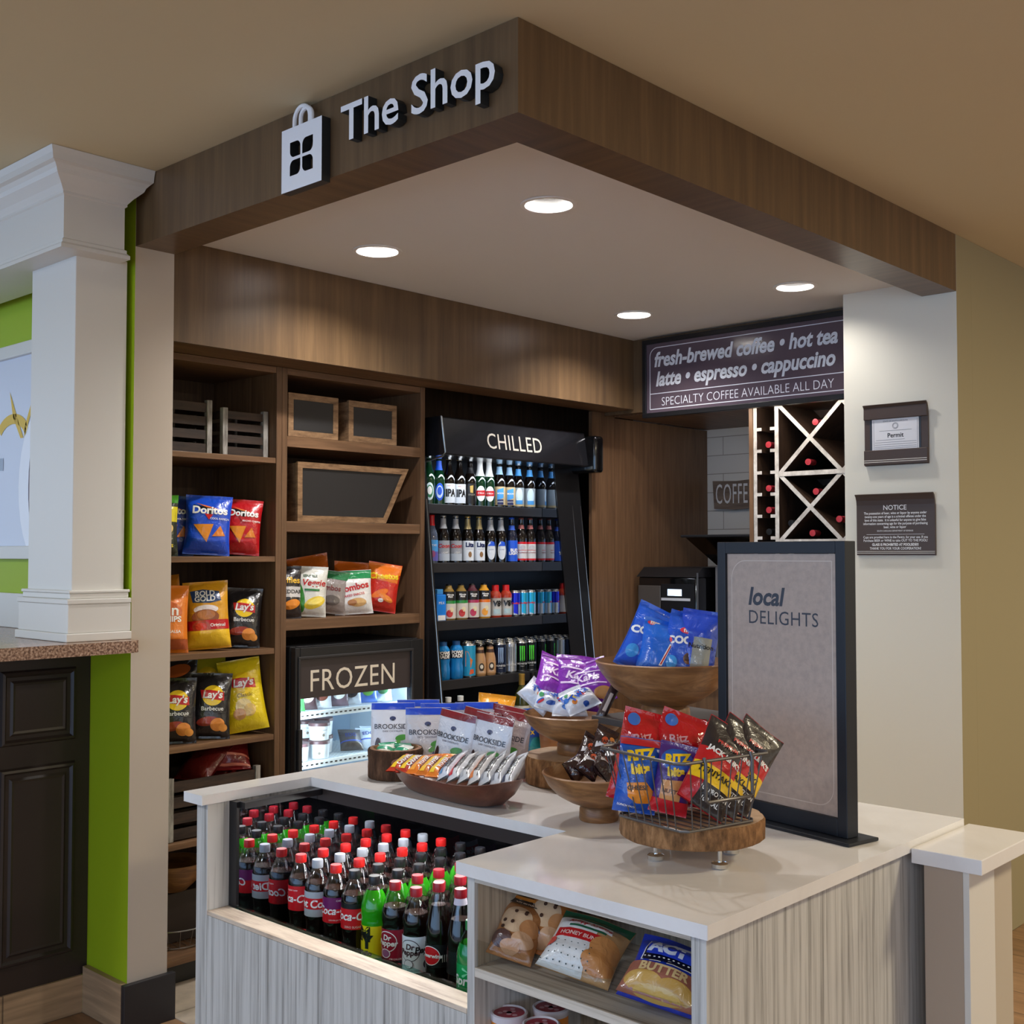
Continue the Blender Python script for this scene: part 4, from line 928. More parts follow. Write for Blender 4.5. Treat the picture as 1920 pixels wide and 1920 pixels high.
GRL = mat('bright green soda',(40,150,16),.08,coat=.3); GRS = clear_mat('green bottle plastic',(60,190,70),.05,1.5); YLL = mat('yellow label',(228,214,22),.3); SPG = mat('sprite green',(10,120,52),.1,coat=.3); DKL = mat('black label',(24,22,24),.3)
W_, K_ = ink(WH), ink(BK)
sc_ = dict(shear=.28, bold=.02, wide=.95)
KIND = {
 'red':   dict(d='red-labelled cola bottle with a red cap', a=(P_COLA,.169,COLA,('c',.0158,.022,CAPR),LR,(.079,.148),.0368,[('Coca-Cola',-.05,.112,.030,W_,sc_),('original taste',-.2,.137,.007,W_),('@poly',1.05,.09,[(-.007,-.007),(.007,-.007),(.007,.007),(-.007,.007)],ink((176,190,190)))])),
 'diet':  dict(d='silver-labelled diet cola bottle with a grey cap', a=(P_COLA,.169,COLA,('c',.0158,.022,CAPG),[(0,.30,SIL),(.30,.74,LR),(.74,1,SIL)],(.079,.148),.0368,[('Diet Coke',-.10,.114,.030,W_,dict(shear=.1,bold=.03)),('@poly',1.05,.09,[(-.006,-.006),(.006,-.006),(.006,.006),(-.006,.006)],ink((220,224,230)))])),
 'cherry':dict(d='purple and red labelled cola bottle with a red cap', a=(P_COLA,.169,COLA,('c',.0158,.022,CAPR),[(0,.55,LR),(.55,1,PUR)],(.079,.148),.0368,[('Coca-Cola',.05,.112,.030,W_,sc_),('CHERRY',.4,.140,.007,W_),('calories per bottle',.1,.088,.006,W_)])),
 'zero':  dict(d='black-capped cola bottle with a red sash label', a=(P_COLA,.169,COLA,('c',.0158,.022,CAPB),[(0,.80,LR),(.80,1,DKL)],(.079,.148),.0368,[('Coca-Cola',.05,.114,.032,W_,sc_),('ZERO SUGAR',.1,.086,.008,W_)])),
 'lime':  dict(d='bright green citrus soda bottle with a yellow label and black cap', a=(P_DRP,.196,GRL,('c',.0158,.022,CAPB),YLL,(.022,.105),.0359,[('M',-.85,.082,.05,K_,dict(bold=.06)),('Y',-.6,.062,.045,K_,dict(bold=.06)),('Mello',-.75,.034,.018,K_,dict(bold=.03)),('@poly',.75,.055,[(-.006,-.007),(.006,-.007),(.006,.007),(-.006,.007)],ink((150,150,80))),('290\nCAL',.75,.034,.008,K_)])),
 'maroon':dict(d='maroon-labelled soda bottle with a dark red cap', a=(P_DRP,.168,COLA,('c',.0158,.022,CAPD),LMAR,(.034,.113),.0359,[('@ell',-.7,.082,(.030,.027),W_),('@ell',-.7,.0821,(.0278,.0248),LMAR,),('Dr\nPepper',-.65,.085,.020,W_,dict(shear=.1,bold=.03,linesp=.7)),('@ell',-.75,.052,(.014,.012),W_),('@ell',-.75,.052,(.012,.010),ink((150,90,130))),('150 CALORIES',.1,.039,.006,W_)])),
 'white': dict(d='white-labelled diet soda bottle with a dark red cap', a=(P_DRP,.168,COLA,('c',.0158,.022,CAPD),LW,(.022,.113),.0359,[('@ell',-.55,.078,(.030,.028),ink((60,50,66))),('@ell',-.55,.078,(.028,.026),LW),('Dr\nPepper',-.5,.080,.020,ink((70,36,48)),dict(shear=.1,bold=.03,linesp=.7)),('@ell',-.6,.044,(.013,.012),ink((60,50,66))),('@ell',-.6,.044,(.0115,.0105),LW),('Pepper',.75,.08,.022,K_,dict(shear=.1,bold=.03)),('@ell',.85,.044,(.014,.013),ink((60,50,66))),('0 CALORIES',-.2,.029,.006,K_)])),
 'dark':  dict(d='tall dark soda bottle with a black label and dark red cap', a=(P_TALL,.205,COLA,('c',.0158,.022,CAPD),DKL,(.055,.112),.0349,[('@ell',-.75,.084,(.028,.024),W_),('@ell',-.75,.084,(.0262,.022),LR),('Cheerwine',-.72,.084,.014,W_,dict(shear=.1,bold=.03)),('|||',.35,.08,.02,ink((190,190,180))),('@poly',.85,.083,[(-.005,-.012),(.005,-.012),(.005,.012),(-.005,.012)],ink((120,140,110)))])),
 'neck':  dict(d='clear-necked dark soda bottle with a white and purple neck band', a=(P_TALL,.186,COLA,('c',.0158,.022,CAPD),DKL,(.055,.112),.0349,[],PET,(.222,.244,.0178,.0140,mat('lilac neck label',(206,198,214),.4)))),
 'sprite':dict(d='emerald green lemon soda bottle with a green label', a=(P_COLA,.18,SPG,('c',.0158,.022,mat('green cap',(20,120,60),.35)),mat('emerald label',(14,142,70),.3),(.055,.135),.0368,[('Sprite',-.55,.098,.030,W_,dict(shear=.15,bold=.03)),('*',-.3,.10,.09,ink((120,206,150)))],GRS)),
}
KIND['dark']['a'][7][0:0] = []
def make(k, label, cat, loc, rz):
    a = KIND[k]['a']; return soda('soda_bottle', label, cat, loc, rz, a[0], a[1], a[2], a[3], a[4], a[5], a[6], [x if isinstance(x[3],tuple) or not isinstance(x[0],str) else x for x in a[7]], *a[8:])
LANES = [('red',.908),('diet',.827),('cherry',.745),('zero',.663),('lime',.580),('maroon',.498),('white',.415),('dark',.330),('neck',.249)]
ROWN = ['frontmost of its row','second in its row','third in its row','fourth in its row','fifth in its row','last in its row']
for k, y in LANES:
    proto = None
    for i in range(6):
        x = .057+.0812*i + rnd.uniform(-.002,.002); lab = KIND[k]['d']+', '+ROWN[i]
        rz = R(-38)+rnd.uniform(-.5,.5) if i else {'red':R(-68),'diet':R(-62),'cherry':R(-40),'zero':R(-52)}.get(k,R(-40))
        g = 'soda bottles in the counter cooler'
        if proto is None: proto = make(k, lab, 'soda bottle', (x,y,.5005), rz); proto['group'] = g
        else: dup(proto, (x, y+rnd.uniform(-.002,.002), .5005), (0,0,rz), lab, g)
p = make('sprite', KIND['sprite']['d']+', frontmost, alone', 'soda bottle', (-.035,.117,.5005), R(-40)); p['group'] = 'soda bottles in the counter cooler'
dup(p, (.135,.166,.5005), (0,0,R(-30)), KIND['sprite']['d']+', second one back', 'soda bottles in the counter cooler')
dup(p, (.30,.166,.5005), (0,0,R(-50)), KIND['sprite']['d']+', furthest back', 'soda bottles in the counter cooler')

# ---- tall cooler
GBR = mat('dark brown beer glass',(14,9,7),.06,coat=.4); GGR = mat('dark green beer glass',(10,44,24),.06,coat=.4); GCL = mat('pale beer glass',(196,170,96),.06,coat=.4)
P_BEER = [(.026,0),(.0298,.004),(.0303,.02),(.0303,.118),(.029,.132),(.0235,.152),(.0165,.172),(.0138,.19),(.0128,.215),(.0135,.222)]
def beer(label, loc, glass, cap, lab, labz, texts, neck=None, h=1.0, prof=None, name='beer_bottle', cat='beer bottle', rz=0):
    t = thing(name, label, cat, loc, rz)
    pr = prof or P_BEER; MB().lathe(pr, glass, seg=20).build('glass_body', t, smooth=True)
    z = pr[-1][1]; MB().lathe([(.0142,z-.003),(.0142,z+.004),(.0125,z+.007),(.0001,z+.007)], cap, seg=20, caps=False).build('cap', t, smooth=True)
    if lab:
        labr = max(r for r,zz in pr)+.0004; z0, z1 = labz; m = MB()
        for v0, v1, mm in (lab if isinstance(lab,list) else [(0,1,lab)]): m.lathe([(labr,z0+(z1-z0)*v0),(labr,z0+(z1-z0)*v1)], mm, caps=False, seg=24)
        deco(m, labr, texts); m.build('label', t, smooth=True)
    if neck:
        z0, z1, nm = neck
        def rad(zz):
            for (r0,a0),(r1,a1) in zip(pr, pr[1:]):
                if a0 <= zz <= a1: return r0+(r1-r0)*(zz-a0)/(a1-a0)
            return pr[-1][0]
        MB().lathe([(rad(z0+(z1-z0)*q/4)+.0004, z0+(z1-z0)*q/4) for q in range(5)], nm, caps=False, seg=20).build('neck_label', t, smooth=True)
    return t
def deco(m, r, texts):
    for tx in texts:
        st, a0, zz, sz, mm = tx[:5]; kw = tx[5] if len(tx) > 5 else {}
        if st == '@ell':
            f = wrap(r, zz, .0004+kw.get('up',0)); n = 20
            for ring in range(2):
                for k_ in range(n):
                    pp = lambda s_, kk: f(a0*r+sz[0]*s_*math.cos(2*PI*kk/n), sz[1]*s_*math.sin(2*PI*kk/n), 0)
                    m.face([pp(ring/2,k_),pp((ring+1)/2,k_),pp((ring+1)/2,k_+1),pp(ring/2,k_+1)], mm)
        elif st == '@poly':
            wpoly(m, wrap(r, zz, .0006+kw.get('up',0)), a0*r, sz, mm)
        else: f = wrap(r, zz, .0011); m.text(st, lambda x,y,c: f(x+a0*r, y, c), sz, mm, **kw)
LBLU = mat('light blue label',(70,150,214),.35); RBLU = mat('royal blue label',(28,84,206),.35); TANL = mat('tan label',(196,172,128),.4); GOLD = mat('gold cap',(190,160,96),.3,.6); SCAP = mat('silver cap',(186,186,184),.3,.6); NAVY = mat('navy label',(24,36,84),.4); WFOIL = mat('white foil',(226,226,224),.35)
NLAB = mat('pale blue neck label',(150,186,216),.4)
YB = 2.158; GC = 'beer bottles in the drinks cooler'
def moon(d, x): return beer(d, (x,YB,SH[0]+.001), GBR, NLAB, TANL, (.012,.104), [('@poly',-.62,.066,[(-.017,-.03),(.017,-.018),(.017,.032),(-.017,.022)],LBLU),('MOON',-.6,.07,.011,W_,dict(bold=.02)),('@poly',-.62,.028,[(-.016,-.014),(.016,-.014),(.016,.012),(-.016,.012)],NAVY),('WHITE',-.62,.028,.010,W_)], (.165,.205,NLAB))
def ice(d, x): return beer(d, (x,YB,SH[0]+.001), GBR, NLAB, [(0,.12,TANL),(.12,1,mat('grey label',(150,160,166),.4))], (.010,.104), [('@ell',-.6,.062,(.019,.040),ink((206,226,238))),('@poly',-.6,.03,[(-.017,-.010),(.017,-.010),(.017,.010),(-.017,.010)],LBLU,dict(up=.0004))], (.165,.200,LBLU))
row1 = [
 beer('green glass beer bottle at the left end of the top cooler shelf', (1.722,YB,SH[0]+.001), GGR, CAPG, None, None, [], None),
 beer('green beer bottle with a blue round label on the top cooler shelf', (1.786,YB,SH[0]+.001), GGR, RBLU, None, None, [], (.165,.21,RBLU)),
 beer('white IPA labelled bottle, left one of the pair on the top cooler shelf', (1.852,YB,SH[0]+.001), GBR, GOLD, LW, (.012,.104), [('IPA',-.45,.058,.048,K_,dict(bold=.05,wide=.72)),('BEER CO',-.5,.093,.007,ink(RD))], None),
 beer('white IPA labelled bottle, right one of the pair on the top cooler shelf', (1.923,YB,SH[0]+.001), GBR, GOLD, LW, (.012,.104), [('IPA',-.45,.058,.048,K_,dict(bold=.05,wide=.72)),('BEER CO',-.5,.093,.007,ink(RD))], None),
 beer('black beer bottle with a gold harp emblem', (1.996,YB,SH[0]+.001), GBR, CAPB, DKL, (.012,.11), [('@poly',-.55,.084,[(-.006,-.018),(.008,-.02),(.009,.018),(-.008,.014)],ink((196,160,80))),('STOUT',-.5,.055,.011,ink((190,180,160)))], (.16,.19,DKL)),
 beer('green bottle with white foil neck and red banner, left of the pair', (2.064,YB,SH[0]+.001), GGR, WFOIL, None, None, [], (.150,.222,WFOIL)),
 beer('green bottle with white foil neck and red banner, right of the pair', (2.128,YB,SH[0]+.001), GGR, WFOIL, None, None, [], (.150,.222,WFOIL)),
 moon('tan and blue labelled beer bottle, left of the pair', 2.203), moon('tan and blue labelled beer bottle, right of the pair', 2.276),
 ice('beer bottle with a pale oval label and blue neck band, left of the pair', 2.342), ice('beer bottle with a pale oval label and blue neck band, beside the mirror', 2.428)]
for o, emb in ((row1[0],'a'),(row1[1],'b'),(row1[5],'c'),(row1[6],'c')):
    m = MB(); r = .0308
    if emb in 'ab': deco(m, r, [('@ell',-.6,.062,(.021,.042),ink((206,222,226)) if emb=='a' else RBLU),('@ell',-.6,.062,(.016,.030),ink((30,120,70)) if emb=='a' else ink((200,214,236)),dict(up=.0004)),('@ell',-.6,.066,(.011,.020),ink(WH) if emb=='a' else RBLU,dict(up=.0008)),('*',-.6,.070,.03,ink(RD))])
    else: deco(m, r, [('@ell',-.6,.064,(.023,.038),ink(WH)),('@poly',-.6,.066,[(-.024,-.014),(.024,-.012),(.024,.014),(-.024,.012)],ink(RD),dict(up=.0005)),('STELLA',-.6,.066,.010,ink(WH),dict(bold=.02))])
    m.build('label', o, smooth=True)
def cz(d, x): return beer(d, (x,YB,SH[1]+.001), GBR, SCAP, [(0,.35,mat('pale silver label',(178,186,196),.35)),(.35,1,mat('silver-grey label',(150,152,158),.35))], (.012,.108), [('Coors',-.55,.082,.026,ink((190,40,44)),dict(shear=.25,bold=.03)),('LIGHT',-.5,.05,.011,ink(WH))], (.165,.214,SIL))
def lt(d, x): return beer(d, (x,YB,SH[1]+.001), GBR, GOLD, LW, (.012,.108), [('Lite',-.35,.088,.030,NAVY,dict(bold=.05)),('@ell',-.35,.042,(.009,.014),ink((140,100,60))),('A FINE PILSNER',-.4,.068,.005,K_)], (.165,.214,mat('gold neck foil',(176,160,116),.35,.5)))
def ul(d, x): return beer(d, (x,YB,SH[1]+.001), GBR, SCAP, None, None, [], (.16,.214,SIL))
def bd(d, x): return beer(d, (x,YB,SH[1]+.001), GBR, ink((120,60,56)), [(0,.10,LR),(.10,.88,mat('off-white beer label',(206,204,204),.35)),(.88,1,LR)], (.012,.106), [('Budweiser',-.45,.052,.014,ink((150,50,60)),dict(shear=.2)),('@ell',-.5,.078,(.014,.012),ink((186,180,184))),('@poly',-.5,.064,[(-.03,-.001),(.03,-.001),(.03,.001),(-.03,.001)],LR)], (.172,.192,ink((190,110,110))))
row2 = [
 beer('red-capped spiked seltzer bottle with a blue label', (1.74,YB,SH[1]+.001), mat('clear beverage glass',(70,78,96),.06,coat=.4), CAPR, [(0,.45,mat('violet label',(96,90,170),.35)),(.45,1,LBLU)], (.012,.11), [('RITAS',-.5,.085,.014,W_),('@ell',-.5,.045,(.012,.016),ink((150,60,120)))], (.178,.222,LR)),
 cz('silver label bottle with red script, left of the pair', 1.816), cz('silver label bottle with red script, right of the pair', 1.898),
 lt('white label bottle with gold neck foil, left of the pair', 1.979), lt('white label bottle with gold neck foil, right of the pair', 2.057),
 ul('bottle with a white oval label and blue neck band, left of the pair', 2.138), ul('bottle with a white oval label and blue neck band, right of the pair', 2.213),
 beer('bright blue light beer bottle in the middle of its shelf', (2.293,YB,SH[1]+.001), mat('blue-black glass',(20,26,44),.06,coat=.4), RBLU, RBLU, (.008,.112), [('BUD\nLIGHT',-.35,.055,.020,W_,dict(bold=.04,linesp=.8))], (.165,.188,mat('blue neck label',(50,100,220),.35))),
 bd('off-white label beer bottle with red bands, left of the pair', 2.364), bd('off-white label beer bottle with red bands, beside the mirror', 2.432)]
for o in row2[5:7]:
    m = MB(); deco(m, .0308, [('@ell',-.6,.062,(.022,.046),ink((214,218,224))),('@poly',-.6,.094,[(-.018,-.010),(.018,-.010),(.014,.010),(-.004,.014)],RBLU,dict(up=.0004)),('ULTRA',-.6,.066,.008,ink((60,70,110)))]); m.build('label', o, smooth=True)
    MB().lathe([(.0192,.163),(.0178,.169)], RBLU, caps=False).build('neck_band', o, smooth=True)
for o in row1+row2: o['group'] = GC
# third shelf: juices, vegetable drinks, slim cans
P_JUICE = [(.030,0),(.0338,.005),(.0345,.02),(.033,.06),(.0345,.10),(.0345,.118),(.032,.13),(.024,.145),(.0165,.155),(.0155,.165)]
GD = 'drinks on the lower cooler shelves'
def juice(d, x, top, fruit, liq): 
    t = beer(d, (x,YB,SH[2]+.001), mat('juice %d %d %d' % liq, liq, .1, coat=.3), CAPB, [(0,.55,mat('juice label',(214,206,196),.35)),(.55,.66,ink(top)),(.66,1,mat('juice label black',(36,32,30),.35))], (.010,.138), [('Minute\nMaid',-.5,.118,.012,W_,dict(bold=.03,linesp=.8)),('@ell',-.6,.034,(.016,.018),ink(fruit)),('@ell',-.35,.052,(.011,.012),ink((232,220,180)))], None, prof=P_JUICE, name='juice_bottle', cat='juice bottle')
    return t
lst = [juice('apple juice bottle with a green band, left of the pair', 1.852, (40,140,60), (196,40,40), (150,120,60)), juice('apple juice bottle with a green band, right of the pair', 1.934, (40,140,60), (196,40,40), (150,120,60)),
 juice('grape juice bottle with a pink band', 2.010, (180,50,90), (190,40,80), (96,50,60)), juice('orange juice bottle with an orange band', 2.091, (236,120,30), (240,160,40), (226,160,50))]
P_V8 = [(.028,0),(.031,.005),(.031,.05),(.027,.075),(.031,.10),(.0305,.115),(.022,.13),(.0165,.135),(.0165,.142)]
def v8(d, x): return beer(d, (x,YB,SH[2]+.001), mat('vegetable juice red',(176,58,36),.1,coat=.3), CAPR, None, None, [], None, prof=P_V8, name='juice_bottle', cat='juice bottle')
a1_, a2_ = v8('red-capped vegetable juice bottle, left of the pair', 2.174), v8('red-capped vegetable juice bottle, right of the pair', 2.25)
for o in (a1_, a2_):
    m = MB(); m.lathe([(.0314,.012),(.0314,.05),(.0275,.075),(.0312,.098)], mat('pale juice sleeve',(190,186,180),.3), caps=False)
    deco(m, .0316, [('V8',-.55,.070,.036,K_,dict(bold=.05,shear=.1)),('@poly',-.5,.032,[(-.018,-.012),(.018,-.012),(.018,.012),(-.018,.012)],ink((176,200,206)))]); m.build('label', o, smooth=True)
    MB().lathe([(.0168,.130),(.0178,.132),(.0178,.160),(.015,.162),(.0001,.162)], CAPR, caps=False).build('screw_cap', o, smooth=25)
ALU = mat('brushed aluminium',(196,196,196),.25,.9)
def can(label, loc, r, h, mat_rows, texts, name='drink_can', cat='can'):
    t = thing(name, label, cat, loc); m = MB(); rows = mat_rows
    m.lathe([(r*.80,0),(r*.86,.002),(r,.010)], ALU, seg=24, caps=False)
    for v0, v1, mm in rows: m.lathe([(r,.010+(h-.022)*v0),(r,.010+(h-.022)*v1)], mm, seg=24, caps=False)
    m.lathe([(r,h-.012),(r*.84,h-.002),(r*.84,h),(r*.80,h)], ALU, seg=24, caps=False); deco(m, r, texts); m.build('body', t, smooth=True)
    MB().lathe([(r*.80,h-.0005),(r*.78,h-.004),(.0001,h-.004)], ALU, seg=24, caps=False).build('lid', t, smooth=True)
    return t
CYAN = mat('cyan can',(40,170,206),.22,.5); CBLU = mat('deep blue can',(26,40,200),.22,.5); CSIL = mat('silver can',(196,200,206),.22,.7)
def slim(d, x, c1): return can(d, (x,YB,SH[2]+.001), .0265, .132, [(0,.48,CSIL),(.48,1,c1)], [('RedBull',-.6,.068,.013,ink((206,36,50)),dict(bold=.03)),('@poly',-.62,.042,[(-.012,-.022),(.012,-.030),(.012,.020),(-.012,.024)],c1)])
lst += [a1_, a2_, slim('deep blue and silver slim can', 2.318, CBLU), slim('cyan and silver slim can, left of the pair', 2.378, CYAN), slim('cyan and silver slim can, beside the mirror', 2.437, CYAN)]
t = thing('drink_carton', 'blue drink carton at the left end of the third cooler shelf', 'carton', (1.778,YB,SH[2]+.001), 0)
m = MB(); m.rbox((-.03,-.03,0),(.03,.03,.125),mat('blue carton',(34,130,226),.35),.004); m.box((-.024,-.0306,.004),(.024,-.0301,.028),W_); m.text('MILK', on_front(0,-.0308,.085), .018, W_); m.build('body', t); MB().rbox((-.02,-.02,.1251),(.02,.02,.15),LBLU,.003).build('cap', t); lst.append(t)
# fourth shelf: sports drinks, coffee, energy cans
P_PW = [(.030,0),(.034,.006),(.034,.05),(.031,.075),(.034,.10),(.034,.135),(.028,.152),(.018,.162),(.016,.170)]
def pw(d, x):
    t = beer(d, (x,YB,SH[3]+.001), mat('blue sports drink',(26,128,200),.1,coat=.3), CAPB, [(0,1,mat('sports label',(24,24,30),.35))], (.100,.136), [('POWE\nRADE',-.55,.119,.021,W_,dict(bold=.05,linesp=.8))], None, prof=P_PW, name='sports_drink', cat='sports drink bottle')
    MB().lathe([(.0165,.158),(.019,.160),(.019,.180),(.0001,.182)], mat('blue sports cap',(34,90,150),.35), caps=False).build('sports_cap', t, smooth=25)
    return t
P_FRAP = [(.026,0),(.0295,.005),(.0295,.07),(.028,.085),(.021,.115),(.018,.128),(.018,.140)]
def frap(d, x): return beer(d, (x,YB,SH[3]+.001), mat('milky coffee',(190,144,98),.12,coat=.3), mat('brown cap',(60,40,32),.35), [(0,1,mat('coffee label',(196,150,104),.35))], (.012,.07), [('@ell',-.5,.045,(.014,.020),ink((50,34,28))),('@ell',-.5,.047,(.008,.010),ink((230,222,206)),dict(up=.0005)),('COFFEE',-.5,.022,.008,ink(WH))], (.112,.128,mat('dark brown neck',(64,40,30),.4)), prof=P_FRAP, name='coffee_bottle', cat='coffee bottle')
def claw(mm): return [('@poly',a-.62,.098,[(-.0035,.034),(.0035,.034),(.002,-.006),(.003,-.034),(-.0015,-.045),(-.003,-.01)],mm) for a in (-.30,0,.30)]
def nrg(d, x, y, c1, cl): return can(d, (x,y,SH[3]+.001), .0325, .158, [(0,1,c1)], claw(cl)+[('MONSTER',-.62,.042,.012,ink((210,210,210)),dict(bold=.03)),('ENERGY',-.62,.030,.006,ink((200,200,200)))])
NBK = mat('black can',(22,24,26),.25,.4); NNV = mat('midnight blue can',(30,40,66),.25,.4); GCLAW = ink((70,220,40)); BCLAW = ink((150,180,220)); SCLAW = ink((110,116,126))
lst += [pw('blue sports drink bottle, left of the pair', 1.816), pw('blue sports drink bottle, right of the pair', 1.903),
  can('wide blue iced tea can with an orange picture', (1.985,YB,SH[3]+.001), .036, .166, [(0,1,mat('turquoise can',(44,160,204),.25,.2))], [('@poly',-.6,.085,[(-.02,-.03),(.006,-.035),(.016,.0),(.004,.012),(-.006,.04),(-.02,.045)],ink((236,130,50))),('@poly',-.3,.03,[(-.012,-.014),(.012,-.008),(.010,.012),(-.008,.010)],ink((220,90,50)))]),
  frap('bottled coffee, left of the pair', 2.066), frap('bottled coffee, right of the pair', 2.136),
  nrg('midnight blue energy can with pale claw marks', 2.206, YB, NNV, BCLAW), nrg('silver energy can with grey claw marks', 2.283, YB, CSIL, SCLAW)]
g1 = nrg('black energy can with green claw marks, left of the front pair', 2.364, YB, NBK, GCLAW); lst += [g1, dup(g1, (2.434,YB,SH[3]+.001), None, 'black energy can with green claw marks, beside the mirror')]
for r_, rn in ((1,'second'),(2,'third')):
    for i, x in enumerate((2.13,2.206,2.283,2.362,2.434)):
        lst.append(dup(g1, (x,YB+.072*r_,SH[3]+.001), None, 'black energy can in the %s row, %s from the mirror' % (rn, ORD[4-i])))
for o in lst: o['group'] = GD
# wine and water on the cooler deck
P_WINE = [(.034,0),(.0375,.006),(.0375,.19),(.035,.205),(.022,.228),(.0148,.245),(.0140,.295),(.0150,.297),(.0150,.302)]
def wine(d, loc, glass, caps_, lab=None): 
    t = thing('wine_bottle', d, 'wine bottle', loc); MB().lathe(P_WINE, glass, seg=24).build('glass_body', t, smooth=True)
    MB().lathe([(.0152,.250),(.0148,.294),(.0156,.296),(.0156,.304),(.0001,.305)], caps_, caps=False).build('capsule', t, smooth=True)
    if lab: MB().lathe([(.038,.06),(.038,.15)], lab, caps=False).build('label', t, smooth=True)
    return t
CREAM = mat('cream wine label',(214,208,190),.5)
WG = mat('olive wine glass',(64,66,30),.08,coat=.4); wine('white wine bottle with a gold capsule on the cooler deck', (2.262,2.06,.7015), WG, mat('gold capsule',(186,146,66),.35,.4), CREAM)
wine('dark wine bottle with a black capsule on the cooler deck', (2.355,2.07,.7015), mat('dark wine glass',(18,20,16),.07,coat=.4), mat('black capsule',(26,24,24),.3), CREAM)
wine('white wine bottle with a blue capsule beside the mirror', (2.428,2.045,.7015), WG, mat('blue capsule',(44,110,176),.35), CREAM)
WAT = clear_mat('water bottle plastic',(216,228,236),.05,1.4)
for x, d in ((1.718,'left'),(1.797,'right')):
    t = thing('water_bottle', 'clear water bottle with a white cap, %s of the pair on the cooler deck' % d, 'water bottle', (x,2.02,.7015)); MB().lathe([(.028,0),(.031,.005),(.031,.15),(.026,.18),(.014,.21),(.0125,.225)], WAT, caps=False).build('body', t, smooth=True)
    MB().lathe([(.0145,.218),(.0145,.240),(.0001,.242)], CAPW, caps=False).build('cap', t, smooth=25); MB().lathe([(.0316,.07),(.0316,.13)], LBLU, caps=False).build('label', t, smooth=True)
# wine lying in the rack
def lying(d, y, z, caps_, glass):
    t = thing('wine_bottle', d, 'wine bottle', (3.075,y,z), 0, 'bottles in the wine rack', rot=(0,R(-90),0))
    Mx = Matrix.Translation((0,0,-.302)); 
    m = MB(); m.lathe([(r,z_-.302) for r,z_ in P_WINE], glass, seg=20); m.build('glass_body', t, smooth=True)
    MB().lathe([(.0153,.248-.302),(.0149,-.008),(.0158,-.006),(.0158,.002),(.0001,.003)], caps_, caps=False).build('capsule', t, smooth=True)
REDC = mat('red foil capsule',(186,56,66),.35,.2); DG = mat('black-green glass',(14,18,14),.08,coat=.4); BKC = mat('black foil capsule',(26,26,28),.3)
for d, y, z, c in [('red-capped wine bottle, highest in the narrow rack column',1.142,2.142,REDC),('red-capped wine bottle, second down in the narrow rack column',1.142,1.925,REDC),('red-capped wine bottle, third down in the narrow rack column',1.142,1.817,REDC),('black-capped wine bottle, lowest seen in the narrow rack column',1.142,1.709,BKC),
   ('red-capped wine bottle in the top diamond of the rack',.885,2.235,REDC),('red-capped wine bottle below the crossing of the upper lattice',.925,2.045,REDC),('red-capped wine bottle above the crossing of the second lattice',.885,1.90,REDC),('red-capped wine bottle at the foot of the second lattice',.905,1.70,REDC),('black-capped wine bottle at the left of the second lattice',1.02,1.75,BKC),('red-capped wine bottle near the white wall in the second lattice',.765,1.765,REDC)]:
    lying(d, y, z, c, DG)
# freezer goods
TUBW = mat('white ice cream tub',(222,228,234),.4); TUBL = mat('brown tub lid',(92,66,70),.4)
def tub(d, x, y, z):
    t = thing('ice_cream_tub', d, 'ice cream tub', (x,y,z), 0, 'ice cream tubs in the freezer'); MB().lathe([(.036,0),(.040,.002),(.044,.060)], TUBW, seg=24).build('tub', t, smooth=True)
    MB().lathe([(.0455,.0602),(.0455,.0722),(.044,.074),(.0001,.074)], TUBL, seg=24, caps=False).build('lid', t, smooth=True)
    m = MB(); deco(m, .0425, [('@ell',-.5,.024,(.006,.006),ink((120,110,100))),('ICE CREAM',-.6,.044,.008,ink((90,80,90))),('@poly',-.6,.032,[(-.014,-.0008),(.014,-.0008),(.014,.0008),(-.014,.0008)],ink((150,150,160)))]); m.build('print', t)
    return t
tp = None
for cx_, cy_, n, dd in ((.925,2.085,1,'front left'),(1.03,2.085,2,'front right'),(.925,2.185,2,'middle left'),(1.025,2.185,2,'middle'),(1.125,2.185,2,'middle right'),(.96,2.29,2,'back left'),(1.07,2.29,2,'back right')):
    for i in range(n):
        d = 'white ice cream tub with a brown lid, %s of the %s stack' % ('only one' if n == 1 else ['bottom','second' if n == 3 else 'top','top'][i], dd)
        if tp is None: tp = tub(d, cx_, cy_, .7465); 
        else: dup(tp, (cx_,cy_,.7465+.0745*i), (0,0,rnd.uniform(-.5,.5)), d)
for i, (x, c, c2) in enumerate(((.90,(70,170,80),WH),(.965,(70,50,56),WH),(1.04,(214,218,226),(110,60,50)),(1.13,(120,96,110),WH),(1.20,(206,214,226),(40,40,50)),(1.29,(60,110,200),(120,190,90)),(1.375,(190,206,220),(60,110,70)))):
    bag('frozen_treat', '%s frozen treat packet, %s from the left on the top freezer shelf' % (['green','dark brown','white','mauve','pale blue','blue','pale grey'][i], ORD[i]), 'frozen treat', (x,2.08,.951), R(-28), .085, .10, .03, c, [E_(0,.5,.3,.2,c2,20)], tilt=-8, seed=40+i, group='frozen treats', seal=.008, wr=.002)
for i, (x, y, c) in enumerate(((1.22,2.10,(70,64,66)),(1.30,2.08,(200,214,230)),(1.36,2.12,(196,210,228)))):
    bag('frozen_treat', '%s frozen packet lying at the right of the tubs' % ['dark','white and blue','pale blue'][i], 'frozen treat', (x,y,.749), R(-28), .10, .11, .035, c, [T('EDG',0,.6,.25,(40,60,150)), B_(.3,.36,(60,90,190))], tilt=-45, seed=50+i, group='frozen treats', seal=.008, wr=.002)
